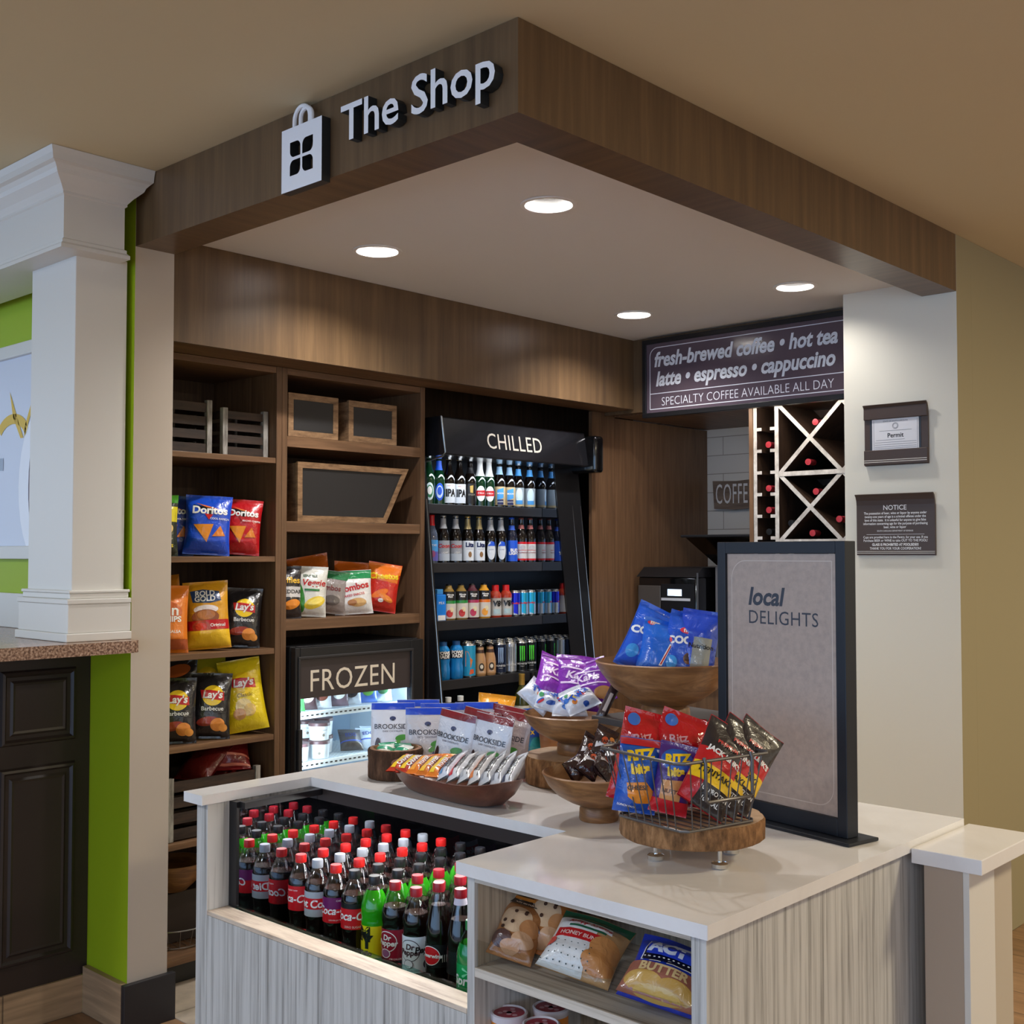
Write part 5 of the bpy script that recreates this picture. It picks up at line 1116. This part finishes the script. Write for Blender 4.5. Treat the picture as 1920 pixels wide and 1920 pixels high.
# ================================================================ displays on the worktop
Z0 = ZCT+.0005
BARK = noise_mat('rough brown bark', (44,28,20), (112,80,58), (9,9,2.2), 6, 7, .85, .3, .72, .9, (78,54,38), spec=.2)
BARKL = noise_mat('lighter bark', (84,58,36), (176,130,88), (7,7,2.6), 9, 7, .8, .3, .72, .8, (134,96,62), spec=.2)
CUT = noise_mat('sawn timber face', (166,134,104), (206,178,148), (3,3,3), 5, 5, .55, .3, .7, .05, (190,160,128))
jit = lambda s_, amp: (lambda a,z: 1+amp*noise.noise(Vector((math.cos(a)*5+s_, math.sin(a)*5, z*18)))+amp*.6*noise.noise(Vector((math.cos(a)*14+s_, math.sin(a)*14, z*30))))
t = thing('bark_bowl', 'hollowed log bowl with rough bark, holding small packets', 'bowl', (.325,.80,Z0))
m = MB(); m.lathe([(.078,0),(.082,.006),(.083,.03),(.082,.06),(.084,.082),(.080,.088)], BARK, seg=72, caps=False, jit=jit(1,.05)); m.build('bark', t, smooth=50)
m = MB(); m.lathe([(.078,.0875),(.068,.089),(.064,.07),(.062,.03),(.001,.028)], noise_mat('carved log inside',(92,60,36),(150,106,70),(6,6,2),5,5,.6), seg=48, caps=False); m.lathe([(.001,.001),(.077,.001)], CUT, seg=32, caps=False); m.build('hollow', t, smooth=40)
for i, (dx, dy, rz, c, tl) in enumerate(((-.032,.028,-60,(226,226,216),-62),(-.006,.018,-30,(40,150,110),-58),(-.012,-.018,-80,(222,224,216),-60),(.028,-.022,-20,(30,132,92),-55))):
    bag('mint_packet', '%s packet in the log bowl, %s' % (['white','green','white','green'][i], ['furthest left','near the left rim','in the middle front','at the right front'][i]), 'packet', (.325+dx,.80+dy,Z0+.058), R(rz), .055, .055, .016, c, [B_(.35,.62,(40,150,110) if i%2==0 else (220,226,216))], tilt=tl, seed=60+i, seal=.006, wr=.003, group='packets in the log bowl')
# long copper-brown tray with snack bars
TRAY = noise_mat('copper brown wood tray', (82,46,34), (122,76,58), (5,1.4,5), 4, 5, .33, .3, .7, 0, (100,60,45), spec=.5)
t = thing('serving_tray', 'long boat-shaped copper-brown tray of snack bars', 'tray', (.245,.463,Z0), R(-6))
m = MB(); n = 44
def ring(ax, ay, z, lift=0, p=3.2):
    o_ = []
    for k_ in range(n):
        a = 2*PI*k_/n; c_, s_ = math.cos(a), math.sin(a)
        x = math.copysign(abs(c_)**(2/p), c_)*ax; y = math.copysign(abs(s_)**(2/p), s_)*ay
        o_.append((x, y, z+lift*abs(y/ay)**3))
    return o_
rings = [ring(.050,.155,0), ring(.062,.180,.006), ring(.078,.212,.028,.004), ring(.090,.232,.050,.014), ring(.094,.238,.058,.018), ring(.089,.232,.058,.018), ring(.072,.205,.026,.004), ring(.052,.165,.011), ring(.001,.001,.010)]
vs = sum(rings, []); fs = [(i*n+k_, i*n+(k_+1)%n, (i+1)*n+(k_+1)%n, (i+1)*n+k_) for i in range(len(rings)-1) for k_ in range(n)]+[tuple(range(n-1,-1,-1))]
m.raw(vs, fs, TRAY); m.build('tray', t, smooth=50)
BARS = [((200,60,34),(246,206,40),'red and yellow caramel bar'),((190,54,36),(246,206,40),'red and yellow caramel bar'),((236,126,40),(250,170,60),'orange wafer bar'),((214,116,40),(246,196,60),'orange wafer bar'),((236,130,44),(246,206,60),'orange and yellow wafer bar'),
        ((222,226,236),(70,150,200),'white and blue crisp bar'),((226,226,228),(206,30,50),'white bar with a red stripe'),((214,214,214),(180,182,186),'silver protein bar'),((220,216,212),(226,130,70),'silver bar with an orange stripe'),((206,208,210),(150,152,158),'silver protein bar'),((214,216,220),(130,132,140),'silver protein bar'),((220,222,226),(60,66,90),'silver and navy protein bar')]
for i, (c, c2, d) in enumerate(BARS):
    big = i >= 5; L = .150 if big else .135; y = .640-.0355*i; x = .172+.007*i*.6
    place_ = ['at the left end of the tray','second from the left in the tray','third from the left in the tray','fourth from the left in the tray','fifth from the left in the tray','sixth from the left in the tray','seventh from the left in the tray','eighth from the left in the tray','ninth from the left in the tray','third from the right in the tray','second from the right in the tray','at the right end of the tray'][i]
    o = bag('snack_bar', d+' '+place_, 'snack bar', (x,y,Z0+.056), 0, .044, L, .022 if big else .018, c,
        [B_(.10,.90,c2,-.55,.10), T('CARAMEL' if i < 2 else ('WAFER' if not big else 'PROTEIN'), .18,.5,.42,BK if sum(c)>420 else WH, rot=90, bold=.03), B_(.10,.90,(40,36,40),.70,.78)], seed=70+i, seal=.010, wr=.003, group='snack bars in the long tray', foilr=.22)
    # the long axis runs back and up from the front rim; the face leans towards the left end of the tray
    e_ = R(12+1.2*i); ax = Vector((math.cos(R(22))*math.cos(e_), math.sin(R(22))*math.cos(e_), math.sin(e_))).normalized()
    up = Vector((-.45,-.15,.85)) if not big else Vector((-.45,.35,.75)); up = (up-ax*up.dot(ax)).normalized()
    yv = -up; xv = yv.cross(ax); o.rotation_euler = Matrix((xv,yv,ax)).transposed().to_euler()
# stand-up chocolate pouches behind the tray
def pouch(d, x, y, rz, top, fruit, base=(226,226,232), seed=0, tilt=-5):
    rl = 6 if top is RT else 0
    L = [B_(.885,.995,top), E_(.0,.74,.07,.035,(60,70,110)), PG([(-.03,.70),(.04,.70),(.01,.74)],(40,44,60)), T('BROOKSIDE',.0,.60,.155,(40,40,54),bold=.008), T('DARK CHOCOLATE',.0,.525,.05,(110,104,116)),
         E_(-.33,.22,.075,.20,(66,40,38)), E_(-.25,.12,.12,.09,(76,46,44)), E_(-.12,.08,.10,.07,(70,42,42)),
         E_(.20,.42,.14,.05,(70,150,50),10), E_(.10,.33,.09,.04,(90,160,70),30)]+[E_(a,b_,.085,.062,fruit) for a,b_ in ((.18,.24),(.30,.27),(.36,.17),(.25,.13),(.12,.12),(.40,.28))]+[E_(.28,.22,.04,.03,tuple(min(255,q+50) for q in fruit))]
    return bag('chocolate_pouch', d, 'pouch', (x,y,Z0), rz, .142, .188, .05, base, L, tilt=tilt, roll=rl, seed=seed, pouch=True, seal=.01, wr=.003, group='chocolate pouches behind the tray', foilr=.38)
BT, RT = (24,70,196), (128,24,36); BF, RF = (56,50,110), (168,32,44)
pouch('white chocolate pouch with a blue top, leftmost of the pouches', .475,.985,R(-44), BT, BF, seed=80)
pouch('white chocolate pouch with a blue top, second from the left', .470,.815,R(-44), BT, BF, (214,206,206), seed=81)
pouch('blue-topped pouch standing behind the leftmost one', .585,.985,R(-44), BT, BF, (180,184,206), seed=82)
pouch('blue-topped pouch standing behind the second one', .575,.86,R(-44), BT, BF, (180,184,206), seed=83)
pouch('blue-topped pouch furthest back behind the red ones', .67,.80,R(-44), BT, BF, (170,176,200), seed=84)
pouch('white chocolate pouch with a dark red top, first of the red ones', .43,.672,R(-84), RT, RF, seed=85)
pouch('pinkish pouch with a dark red top behind the first red one', .515,.655,R(-84), RT, RF, (206,186,182), seed=86)
pouch('white chocolate pouch with a dark red top, nearest the snack bars', .455,.545,R(-84), RT, RF, seed=87)
pouch('pinkish pouch with a dark red top, rightmost of the pouches', .545,.555,R(-84), RT, RF, (206,186,182), seed=88)
pouch('red-topped pouch furthest back among the pouches', .63,.64,R(-84), RT, RF, (196,176,176), seed=89)
# background bags between the pouches and the stump
bag('candy_bag', 'orange candy bag peeping over the red-topped pouches', 'candy bag', (.80,.86,Z0), CA, .13, .19, .06, (236,160,36), [T('candy',0,.7,.2,WH)], seed=90, roll=8)
bag('candy_bag', 'blue candy bag right of the red-topped pouches', 'candy bag', (.80,.70,Z0), CA, .13, .165, .05, (26,90,210), [B_(.0,.45,(30,110,160)), E_(-.2,.25,.14,.16,(214,30,50)), E_(.2,.25,.18,.2,(40,160,170)), T('mix',0,.55,.2,YE)], seed=91)
bag('candy_bag', 'brown and gold candy bag in the background by the wine', 'candy bag', (.86,.60,Z0), CA, .14, .175, .06, (150,100,54), [B_(.82,.9,(206,160,90))], seed=92, roll=-6)
# tree stump and bowl of purple candy
def slice_(name, label, cx_, cy_, z, r, h, bark, seed_, legs=None):
    t = thing(name, label, 'stand', (cx_,cy_,z))
    m = MB(); m.lathe([(r*.975,0),(r,.004),(r*1.0,h*.5),(r*.995,h-.004),(r*.975,h)], bark, seg=80, caps=False, jit=jit(seed_,.022)); m.build('bark', t, smooth=50)
    m = MB(); m.lathe([(.001,.0005),(r*.975,.0005)], CUT, seg=80, caps=False, jit=jit(seed_,.022)); m.lathe([(r*.975,h),(.001,h)], CUT, seg=80, caps=False, jit=jit(seed_,.022)); m.build('sawn_face', t, smooth=40)
    return t
slice_('tree_stump', 'low tree stump riser under the bowl of purple candy bags', .64,.36,Z0, .148,.080, BARKL, 3)
def wood_bowl(d, x, y, z, k_, foot=.052):
    t = thing('pedestal_bowl', d, 'bowl', (x,y,z))
    prof = [(foot*.96,0),(foot,.006),(foot*.97,.030),(foot*.9,.036),(.075*k_,.046),(.108*k_,.064),(.132*k_,.088),(.148*k_,.118*(.9+.1*k_)),(.1435*k_,.121*(.9+.1*k_)),(.127*k_,.092),(.10*k_,.068),(.06*k_,.054),(.001,.052)]
    MB().lathe(prof, WOODBOWL, seg=56, caps=True).build('bowl', t, smooth=40); return t
ZS1 = Z0+.0805
wood_bowl('turned wooden pedestal bowl of purple and white candy bags on the stump', .64,.36,ZS1, 1.04, .055)
wood_bowl('turned wooden pedestal bowl of brown candy packs beside the wire basket', .30,.0,Z0, .97, .05)
ZR = 1.14
t = thing('metal_riser', 'dark metal riser table under the bowl of blue cookie bags', 'stand', (.70,.06,Z0), R(-12))
m = MB(); m.rbox((-.155,-.115,ZR-.020-Z0),(.21,.165,ZR-Z0), mat('dark grey metal plate',(86,80,78),.4,.4), .003); m.build('top', t)
for sx_, sy_ in ((-.14,-.10),(-.14,.15),(.195,-.10),(.195,.15)): MB().rbox((sx_-.008,sy_-.008,0),(sx_+.008,sy_+.008,ZR-.0205-Z0), mat('black iron',(44,42,42),.45,.4), .002).build('leg', t)
t = thing('pedestal_bowl', 'large turned wooden pedestal bowl of blue cookie bags on the riser', 'bowl', (.675,.062,ZR+.0005))
MB().lathe([(.066,0),(.07,.005),(.068,.030),(.062,.038),(.10,.052),(.145,.085),(.178,.125),(.196,.158),(.190,.161),(.170,.128),(.135,.090),(.09,.066),(.001,.060)], WOODBOWL, seg=64).build('bowl', t, smooth=40)
# contents
CI = [B_(.0,.99,(24,84,190),-1,-.99), T('COOKIES',.05,.60,.24,WH,rot=10,bold=.05), E_(-.02,.74,.2,.05,(226,60,80),10), T('mini',.0,.745,.16,WH,rot=8,bold=.03), E_(.12,.36,.12,.08,(112,70,46)), E_(.10,.37,.08,.05,(70,44,36)), E_(-.25,.25,.14,.10,(60,150,220))]
GCB = 'blue cookie bags in the large bowl'
zb_ = ZR+.105
bag('cookie_bag', 'blue cookie bag leaning left, at the left of the large bowl', 'cookie bag', (.605,.125,zb_), R(-46), .12, .195, .07, (26,90,206), CI, seed=100, roll=26, tilt=-8, group=GCB, wr=.009)
bag('cookie_bag', 'blue cookie bag with a red stripe in the middle of the large bowl', 'cookie bag', (.610,.055,zb_-.015), R(-42), .12, .175, .065, (22,104,214), [PG([(-.05,.25),(.02,.25),(.18,.62),(.12,.62)],WH), PG([(-.025,.27),(.01,.27),(.16,.59),(.135,.59)],RD), E_(.15,.70,.06,.05,(236,90,110))], seed=101, roll=14, tilt=-10, group=GCB, wr=.009)
bag('cookie_bag', 'blue cookie bag with white script, right of the middle in the large bowl', 'cookie bag', (.640,.005,zb_-.02), R(-50), .12, .20, .06, (24,84,196), CI[1:], seed=102, roll=16, tilt=-12, group=GCB, wr=.009)
bag('cookie_bag', 'blue cookie bag with a grey panel, nearest the standing sign', 'cookie bag', (.665,-.035,zb_-.01), R(-62), .11, .205, .05, (28,70,190), [B_(.08,.62,(150,150,140),-.2,.75), T('Nutrition',.1,.5,.16,BK)], seed=103, roll=8, tilt=-10, group=GCB, wr=.009)
bag('cookie_bag', 'blue cookie bag at the back of the large bowl', 'cookie bag', (.72,.045,zb_-.01), R(-46), .12, .19, .06, (30,80,190), CI, seed=104, roll=-10, tilt=-14, group=GCB, wr=.009)
GPB = 'candy bags in the bowl on the stump'
PU = (140,50,176); KC = [T('Karls',-.02,.50,.26,(238,214,240),rot=-4,shear=.2,bold=.03), PG([(-.4,.66),(.35,.58),(.36,.60),(-.38,.70)],(236,206,238)), PG([(-.38,.36),(.38,.30),(.38,.33),(-.38,.40)],(236,206,238)), B_(.88,.99,(120,36,156)), E_(.25,.14,.22,.1,(214,150,90))]
zp = ZS1+.105
bag('candy_bag', 'purple candy bag at the left of the bowl on the stump', 'candy bag', (.600,.415,zp+.012), R(-40), .14, .18, .05, PU, KC, seed=110, roll=24, tilt=-44, group=GPB, wr=.008)
bag('candy_bag', 'purple candy bag in the middle of the bowl on the stump', 'candy bag', (.635,.355,zp+.016), R(-46), .14, .185, .05, (130,44,166), KC, seed=111, roll=8, tilt=-38, group=GPB, wr=.008)
bag('candy_bag', 'purple candy bag tucked against the large bowl', 'candy bag', (.665,.30,zp+.02), R(-50), .13, .16, .045, (120,36,160), KC, seed=112, roll=-18, tilt=-40, group=GPB, wr=.008)
SPL = lambda: [E_(rnd.uniform(-.4,.4),rnd.uniform(.1,.9),rnd.uniform(.06,.16),rnd.uniform(.03,.09),c,rnd.uniform(0,180)) for c in ((40,110,200),(236,140,60),(220,60,70),(60,150,90),(246,210,90),(30,80,170),(240,240,240),(50,120,210))]
for i, (x, y, rz, rl, d) in enumerate(((.545,.455,-60,40,'at the left rim'),(.560,.385,-44,16,'left of centre'),(.585,.335,-46,0,'right of centre'),(.61,.295,-30,-20,'at the right rim'))):
    bag('candy_bag', 'white and blue splashed candy bag %s of the bowl on the stump' % d, 'candy bag', (x,y,zp+.004+.003*i), R(rz), .105, .09, .035, (228,230,238), SPL()+[T('Twix',0,.5,.3,(30,80,180),rot=20,bold=.04)], seed=115+i, roll=rl, tilt=-50, group=GPB, wr=.008)
bag('candy_bar', 'dark brown wrapped candy bar poking up against the purple bags', 'candy bar', (.585,.235,zp-.01), R(-46), .03, .14, .02, (58,40,44), [B_(.3,.7,(200,180,170),-.5,.2)], seed=120, roll=28, tilt=-12, seal=.008)
GBR_ = 'brown candy packs in the low bowl'
for i, (x, y, rz, rl, tl, dz, d) in enumerate(((.235,.045,-62,58,-66,.016,'at the front left'),(.258,.012,-50,38,-58,.022,'in the front middle'),(.30,.05,-46,30,-44,.035,'at the back left'),(.325,.02,-44,24,-34,.05,'standing at the back'),(.305,-.02,-52,34,-50,.03,'near the basket'),(.268,-.035,-34,52,-62,.022,'against the basket wires'))):
    bag('candy_pack', 'shiny dark brown candy pack %s of the low bowl' % d, 'candy pack', (x,y,Z0+.072+dz), R(rz), .062, .105, .026, (52,34,34), [PG([(-.4,.3),(.4,.5),(.4,.66),(-.4,.46)],(226,222,220)), E_(-.1,.52,.14,.10,(214,90,50)), E_(.2,.62,.12,.07,(236,150,60)), T('PEANUT',0,.5,.2,(60,40,36),rot=14,bold=.03)], seed=130+i, roll=rl, tilt=tl, group=GBR_, wr=.011, foilr=.16)
# wood slice on metal feet, wire basket
SC = (.165,-.372); ZL = .978
t = slice_('wood_slice_stand', 'round wood slice stand on three bright metal feet', SC[0],SC[1],ZL, .160,.046, BARKL, 8)
for fx, fy in ((.084,-.333),(.12,-.474),(.243,-.424),(.22,-.28)):
    m = MB(); x, y = fx-SC[0], fy-SC[1]
    m.lathe([(.016,Z0-ZL),(.0185,Z0-ZL+.002),(.0185,Z0-ZL+.010),(.016,Z0-ZL+.012),(.005,Z0-ZL+.013),(.005,-.001)], CHROME, (x,y,0), seg=24); m.build('metal_foot', t, smooth=True)
ZBk = ZL+.0465; ang = R(-12)
bl = [Vector((-.017,-.478)), Vector((.185,-.525)), Vector((.225,-.318)), Vector((.023,-.271))]
tl_ = [Vector((-.048,-.488)), Vector((.213,-.548)), Vector((.268,-.290)), Vector((.010,-.228))]
HB = .148
t = thing('wire_basket', 'grey wire basket of cracker and jerky bags on the wood slice', 'basket', (.10,-.39,ZBk))
O = lambda p, z: (p.x-.10, p.y+.39, z)
def mixp(A, i, q): return A[i]*(1-q)+A[(i+1)%4]*q
def loop(A, z, r_):
    pts = []
    for i in range(4):
        for q in (.06,.5,.94): pts.append(O(mixp(A,i,q), z))
    MB().tube(pts, r_, WIRE, 8, closed=True).build('rim', t, smooth=True)
loop(tl_, HB, .0036); loop(bl, .0045, .003)
for i in range(4):
    for k_ in range(1,9):
        q = k_/9; MB().tube([O(mixp(bl,i,q),.004), O(mixp(bl,i,q)*.94+mixp(tl_,i,q)*.06,.014), O(mixp(tl_,i,q),HB)], .0014, WIRE, 5).build('wire', t)
for k_ in range(1,8):
    q = k_/8; MB().tube([O(mixp(bl,0,q),.003), O(mixp(bl,2,1-q),.003)], .0014, WIRE, 5).build('wire', t)
for i in (0,2):
    a, b_ = mixp(tl_,i,.25), mixp(tl_,i,.75); outw = (a+b_)/2-Vector((.105,-.39)); outw = outw.normalized()*.006
    P = lambda p, z, k__: O(p+outw*k__, z)
    MB().tube([P(a,HB+.008,.2),P(a,HB-.004,1),P(a,HB-.078,1),P(a*.95+b_*.05,HB-.084,1),P(a*.05+b_*.95,HB-.084,1),P(b_,HB-.078,1),P(b_,HB-.004,1),P(b_,HB+.008,.2)], .0038, WIRE, 8).build('handle', t, smooth=True)
GBS = 'bags in the wire basket'; zk = ZBk+.006
RB = [E_(.0,.76,.42,.16,(30,90,180)), T('RITZ',-.02,.78,.30,YE,rot=12,bold=.06,shear=.1), T('bits',.0,.60,.30,YE,rot=10,bold=.06), PG([(-.28,.40),(.16,.44),(.40,.30),(.34,.16),(.0,.14),(-.22,.22)],(232,140,36)), T('CHEESE',-.02,.35,.14,(60,40,30),rot=6,bold=.03), T('LUNCH PACK',-.2,.09,.07,WH,rot=-6)]
bag('cracker_bag', 'blue cracker bag with yellow lettering, at the left of the wire basket', 'cracker bag', (.030,-.312,zk), R(-46), .094, .160, .05, (24,84,180), RB+[B_(.90,.99,(190,30,36))], seed=140, roll=8, tilt=-6, group=GBS, wr=.009)
bag('cracker_bag', 'purple cracker bag with yellow lettering, second in the wire basket', 'cracker bag', (.062,-.378,zk), R(-52), .084, .152, .045, (74,36,120), RB[:3]+[PG([(-.3,.46),(.22,.50),(.22,.14),(-.3,.10)],(214,150,90)), T('NUTTY',-.04,.32,.14,(90,50,40))]+[B_(.0,.2,(200,26,40))], seed=141, roll=12, tilt=-8, group=GBS, wr=.009)
for i, (x, y, rz, rl, hh, d) in enumerate(((.078,-.272,-46,14,.205,'tallest one at the left back'),(.115,-.325,-50,20,.20,'second from the left at the back'),(.155,-.345,-40,4,.195,'crumpled one in the middle back'),(.195,-.385,-46,-6,.18,'at the right of the crumpled one'))):
    bag('cracker_bag', 'shiny red cracker bag in the wire basket, %s' % d, 'cracker bag', (x,y,zk), R(rz), .12, hh, .06, (190,20,28), [T('Ritz',-.1,.70,.22,(214,150,150),rot=24), E_(.2,.55,.16,.10,(214,140,60)), E_(-.3,.88,.12,.07,(60,110,190))], seed=145+i, roll=rl, tilt=-10, group=GBS, wr=.022, foilr=.16)
JK = [B_(.62,.99,(44,38,40)), B_(.44,.62,(200,28,34)), B_(.24,.44,(246,200,30)), T("JACK LINK'S",.02,.60,.14,WH,rot=-6,bold=.05), T('TERIYAKI',-.05,.36,.17,BK,bold=.03,shear=.15), B_(.0,.24,(36,28,30)), T('10g PROTEIN',.08,.18,.11,WH), T('100 CAL',.08,.09,.11,WH), B_(.0,.24,(190,24,40),-1,-.45), T('PREMIUM',-.02,.72,.11,(214,60,60))]
bag('jerky_bag', 'black, yellow and red jerky bag leaning at the front of the basket', 'jerky bag', (.060,-.462,zk), R(-40), .115, .205, .035, (190,24,40), JK, seed=150, roll=34, tilt=-26, group=GBS, wr=.004)
bag('jerky_bag', 'black and red jerky bag behind the front jerky bag', 'jerky bag', (.100,-.470,zk), R(-40), .115, .205, .03, (176,22,36), JK, seed=151, roll=36, tilt=-24, group=GBS, wr=.004)
bag('jerky_bag', 'black and red jerky bag at the right end of the basket', 'jerky bag', (.138,-.478,zk), R(-40), .11, .20, .03, (150,20,30), JK, seed=152, roll=38, tilt=-22, group=GBS, wr=.004)
# standing sign
th = R(11); t = thing('standing_sign', 'black framed standing sign lettered local DELIGHTS', 'sign', (.565,-.375,Z0), R(-90)+(-th))
FB = mat('black metal sign frame', (30,34,42), .42, .2); KRAFT = noise_mat('taupe kraft board', (172,154,142), (188,168,154), (1,1,1), 60, 3, .38, .3, .7, 0, None, spec=.5)
HW, HH = .204, .70
MB().rbox((-.255,-.055,0),(.235,.055,.008), FB, .002).build('base', t)
m = MB()
for a, c in (((-HW,-.020,.0085),(-HW+.028,.020,HH)),((HW-.028,-.020,.0085),(HW,.020,HH)),((-HW+.028,-.020,.0085),(HW-.028,.020,.0505)),((-HW+.028,-.020,HH-.030),(HW-.028,.020,HH))): m.box(a, c, FB)
m.build('frame', t, bevel=.0015)
brd = MB().box((-HW+.0285,-.012,.051),(HW-.0285,.012,HH-.0305), KRAFT).build('board', t)
m = MB(); fz = -.0122; LN = mat('pale line print',(206,192,180),.4); DKT = mat('navy grey print',(56,62,74),.5)
x0_, x1_, z0_, z1_, rr = -HW+.044, HW-.044, .072, HH-.048, .045
path = [(x1_,z1_)]+[(x0_+rr-rr*math.sin(a), z1_-rr+rr*math.cos(a)) for a in [PI/2*k_/8 for k_ in range(9)]]+[(x0_,z0_)]+[(x1_-rr+rr*math.sin(a), z0_+rr-rr*math.cos(a)) for a in [PI/2*k_/8 for k_ in range(9)]]+[(x1_,z1_)]
for p, q in zip(path, path[1:]):
    d_ = Vector((q[0]-p[0],q[1]-p[1])).normalized(); nn = Vector((-d_.y,d_.x))*.0012; P_, Q_ = Vector(p), Vector(q)
    m.face([(v.x,fz,v.y) for v in (P_-nn,Q_-nn,Q_+nn,P_+nn)], LN)
m.text('local', on_front(-.105,fz,.560), .062, DKT, align='LEFT', bold=.03, shear=.2)
m.text('DELIGHTS', on_front(-.105,fz,.508), .048, DKT, align='LEFT', space=1.05)
m.build('lettering', brd)
# yellow and amber boxes behind the riser
for i, (x, y, h_, c, d) in enumerate(((.87,.20,.11,(226,160,40),'amber carton behind the metal riser legs'),(.90,.02,.20,(222,158,50),'amber carton seen past the large bowl'),(.84,.13,.09,(206,196,180),'cream carton under the metal riser'))):
    if i == 2: x, y = .80, .27
    t = thing('carton', d, 'carton', (x,y,Z0), R(-20)); m = MB(); m.rbox((-.035,-.04,0),(.035,.04,h_), mat('carton %d' % i, c, .5), .002); m.box((-.02,-.0406,h_*.3),(.02,-.0402,h_*.6), W_); m.build('body', t)
# ---- snack shelf below the worktop
ZSF = .7035
GF = 'snacks on the open counter shelf'
CK = [E_(-.08,.56,.34,.22,(214,178,140))]+[E_(-.08+.26*math.cos(a),.56+.16*math.sin(a*1.3),.04,.03,(70,44,34)) for a in (0,.9,1.8,2.7,3.6,4.5,5.4)]+[E_(.25,.46,.20,.14,(190,130,80)), E_(.2,.26,.24,.12,(206,160,120)), E_(-.25,.22,.22,.13,(88,58,52)), E_(-.02,.14,.22,.09,(200,150,110)), B_(.84,.94,(50,34,28)), T('Grandma',0,.89,.15,(226,210,190),bold=.04), B_(.94,.99,(196,116,40))]
bag('cookie_bag', 'clear cookie bag with an orange top, at the front left of the snack shelf', 'cookie bag', (-.150,-.108,ZSF+.004), R(-66), .105, .145, .045, (176,116,66), CK, seed=160, tilt=-44, roll=12, group=GF, wr=.007)
bag('cookie_bag', 'orange cookie bag leaning behind the front cookie bag', 'cookie bag', (-.085,-.135,ZSF+.004), R(-66), .105, .15, .05, (186,110,46), CK, seed=161, tilt=-34, roll=14, group=GF, wr=.007)
KK = [B_(.82,.99,(20,96,64)), B_(.0,.82,(226,224,220),-1,.25), PG([(-.28,.80),(.26,.80),(.30,.66),(-.30,.66)],WH), T('Krispy Kreme',-.02,.73,.105,RD,bold=.05,shear=.2), B_(.62,.655,(20,96,64),-.6,.5), PG([(-.40,.58),(.20,.58),(.20,.42),(-.40,.42)],RD), T('HONEY BUN',-.10,.49,.085,(240,200,190),bold=.03), E_(-.42,.34,.075,.075,(222,80,70)), E_(.30,.42,.20,.18,(206,140,80)), E_(.28,.20,.22,.14,(196,130,70))]+[E_(-.46+.09*(i%8),.08+.07*(i//8),.010,.007,(40,60,56)) for i in range(32) if not(i%8==0 and i//8>2)]
bag('pastry_bag', 'white and green pastry bag with a red banner, in the middle of the snack shelf', 'pastry bag', (-.148,-.285,ZSF+.004), R(-72), .165, .160, .055, (196,150,100), KK, seed=162, tilt=-60, roll=10, group=GF, wr=.006)
AC = [PG([(-.36,.88),(.46,.88),(.46,.50),(-.36,.50)],WH), PG([(-.345,.87),(.46,.87),(.46,.51),(-.345,.51)],(16,18,40))]+[E_(-.31+.062*i,.845,.014,.010,WH) for i in range(12)]+[E_(-.31+.062*i,.535,.014,.010,WH) for i in range(12)]+[PG([(-.30,.82),(.46,.82),(.46,.56),(-.30,.56)],(26,60,190)), T('ACT II',.05,.69,.24,(220,226,240),bold=.07), B_(.0,.42,(170,104,84)), T('BUTTER',.0,.34,.17,(232,200,140),bold=.04), E_(-.2,.16,.25,.12,(206,160,80)), E_(.2,.14,.25,.12,(196,150,70)), E_(0,.06,.3,.08,(214,176,96))]
bag('popcorn_bag', 'blue popcorn bag with a white-lettered black border, at the right of the snack shelf', 'popcorn bag', (-.150,-.500,ZSF+.004), R(-74), .165, .155, .05, (24,60,190), AC, seed=163, tilt=-58, roll=8, group=GF, wr=.006)
ORC = mat('orange canister',(236,140,30),.35); LIDC = clear_mat('smoky plastic lid',(216,190,196),.08,1.45); CRIM = mat('crimson seal',(150,40,56),.35)
for i, (x, y, c2, d) in enumerate(((-.125,-.088,ORC,'orange canister at the left of the lower counter shelf'),(-.125,-.182,mat('red canister',(206,52,40),.35),'second canister on the lower counter shelf'),(-.128,-.276,mat('maroon canister',(140,30,44),.35),'third canister on the lower counter shelf'),(-.04,-.135,ORC,'orange canister behind the front ones'))):
    t = thing('snack_canister', d, 'canister', (x,y,.4005), R(-60), 'canisters on the lower counter shelf'); r = .039
    m = MB(); m.lathe([(r,0),(r,.183)], c2, seg=32); deco(m, r, [('@ell',-.2,.12,(.022,.026),W_),('@ell',-.2,.12,(.015,.018),K_,dict(up=.0005)),('CRISPS',-.2,.07,.02,W_,dict(bold=.04))]); m.build('tube', t, smooth=True)
    MB().lathe([(r+.0015,.181),(r+.002,.195),(r-.002,.197),(r-.004,.193),(.0001,.193)], ALU if i == 9 else mat('pale lid rim',(206,200,206),.3), seg=32, caps=False).build('lid', t, smooth=True)
    m = MB(); m.lathe([(r-.005,.1938),(.0001,.1938)], CRIM, seg=32, caps=False)
    for k_ in range(9): a = k_*.7; m.lathe([(.006,.1942),(.0001,.1942)], mat('pink seal spots',(196,150,160),.4), (.02*math.cos(a)*((k_%3)/2),.02*math.sin(a)*((k_%3)/2),0), seg=8, caps=False)
    m.build('seal', t)
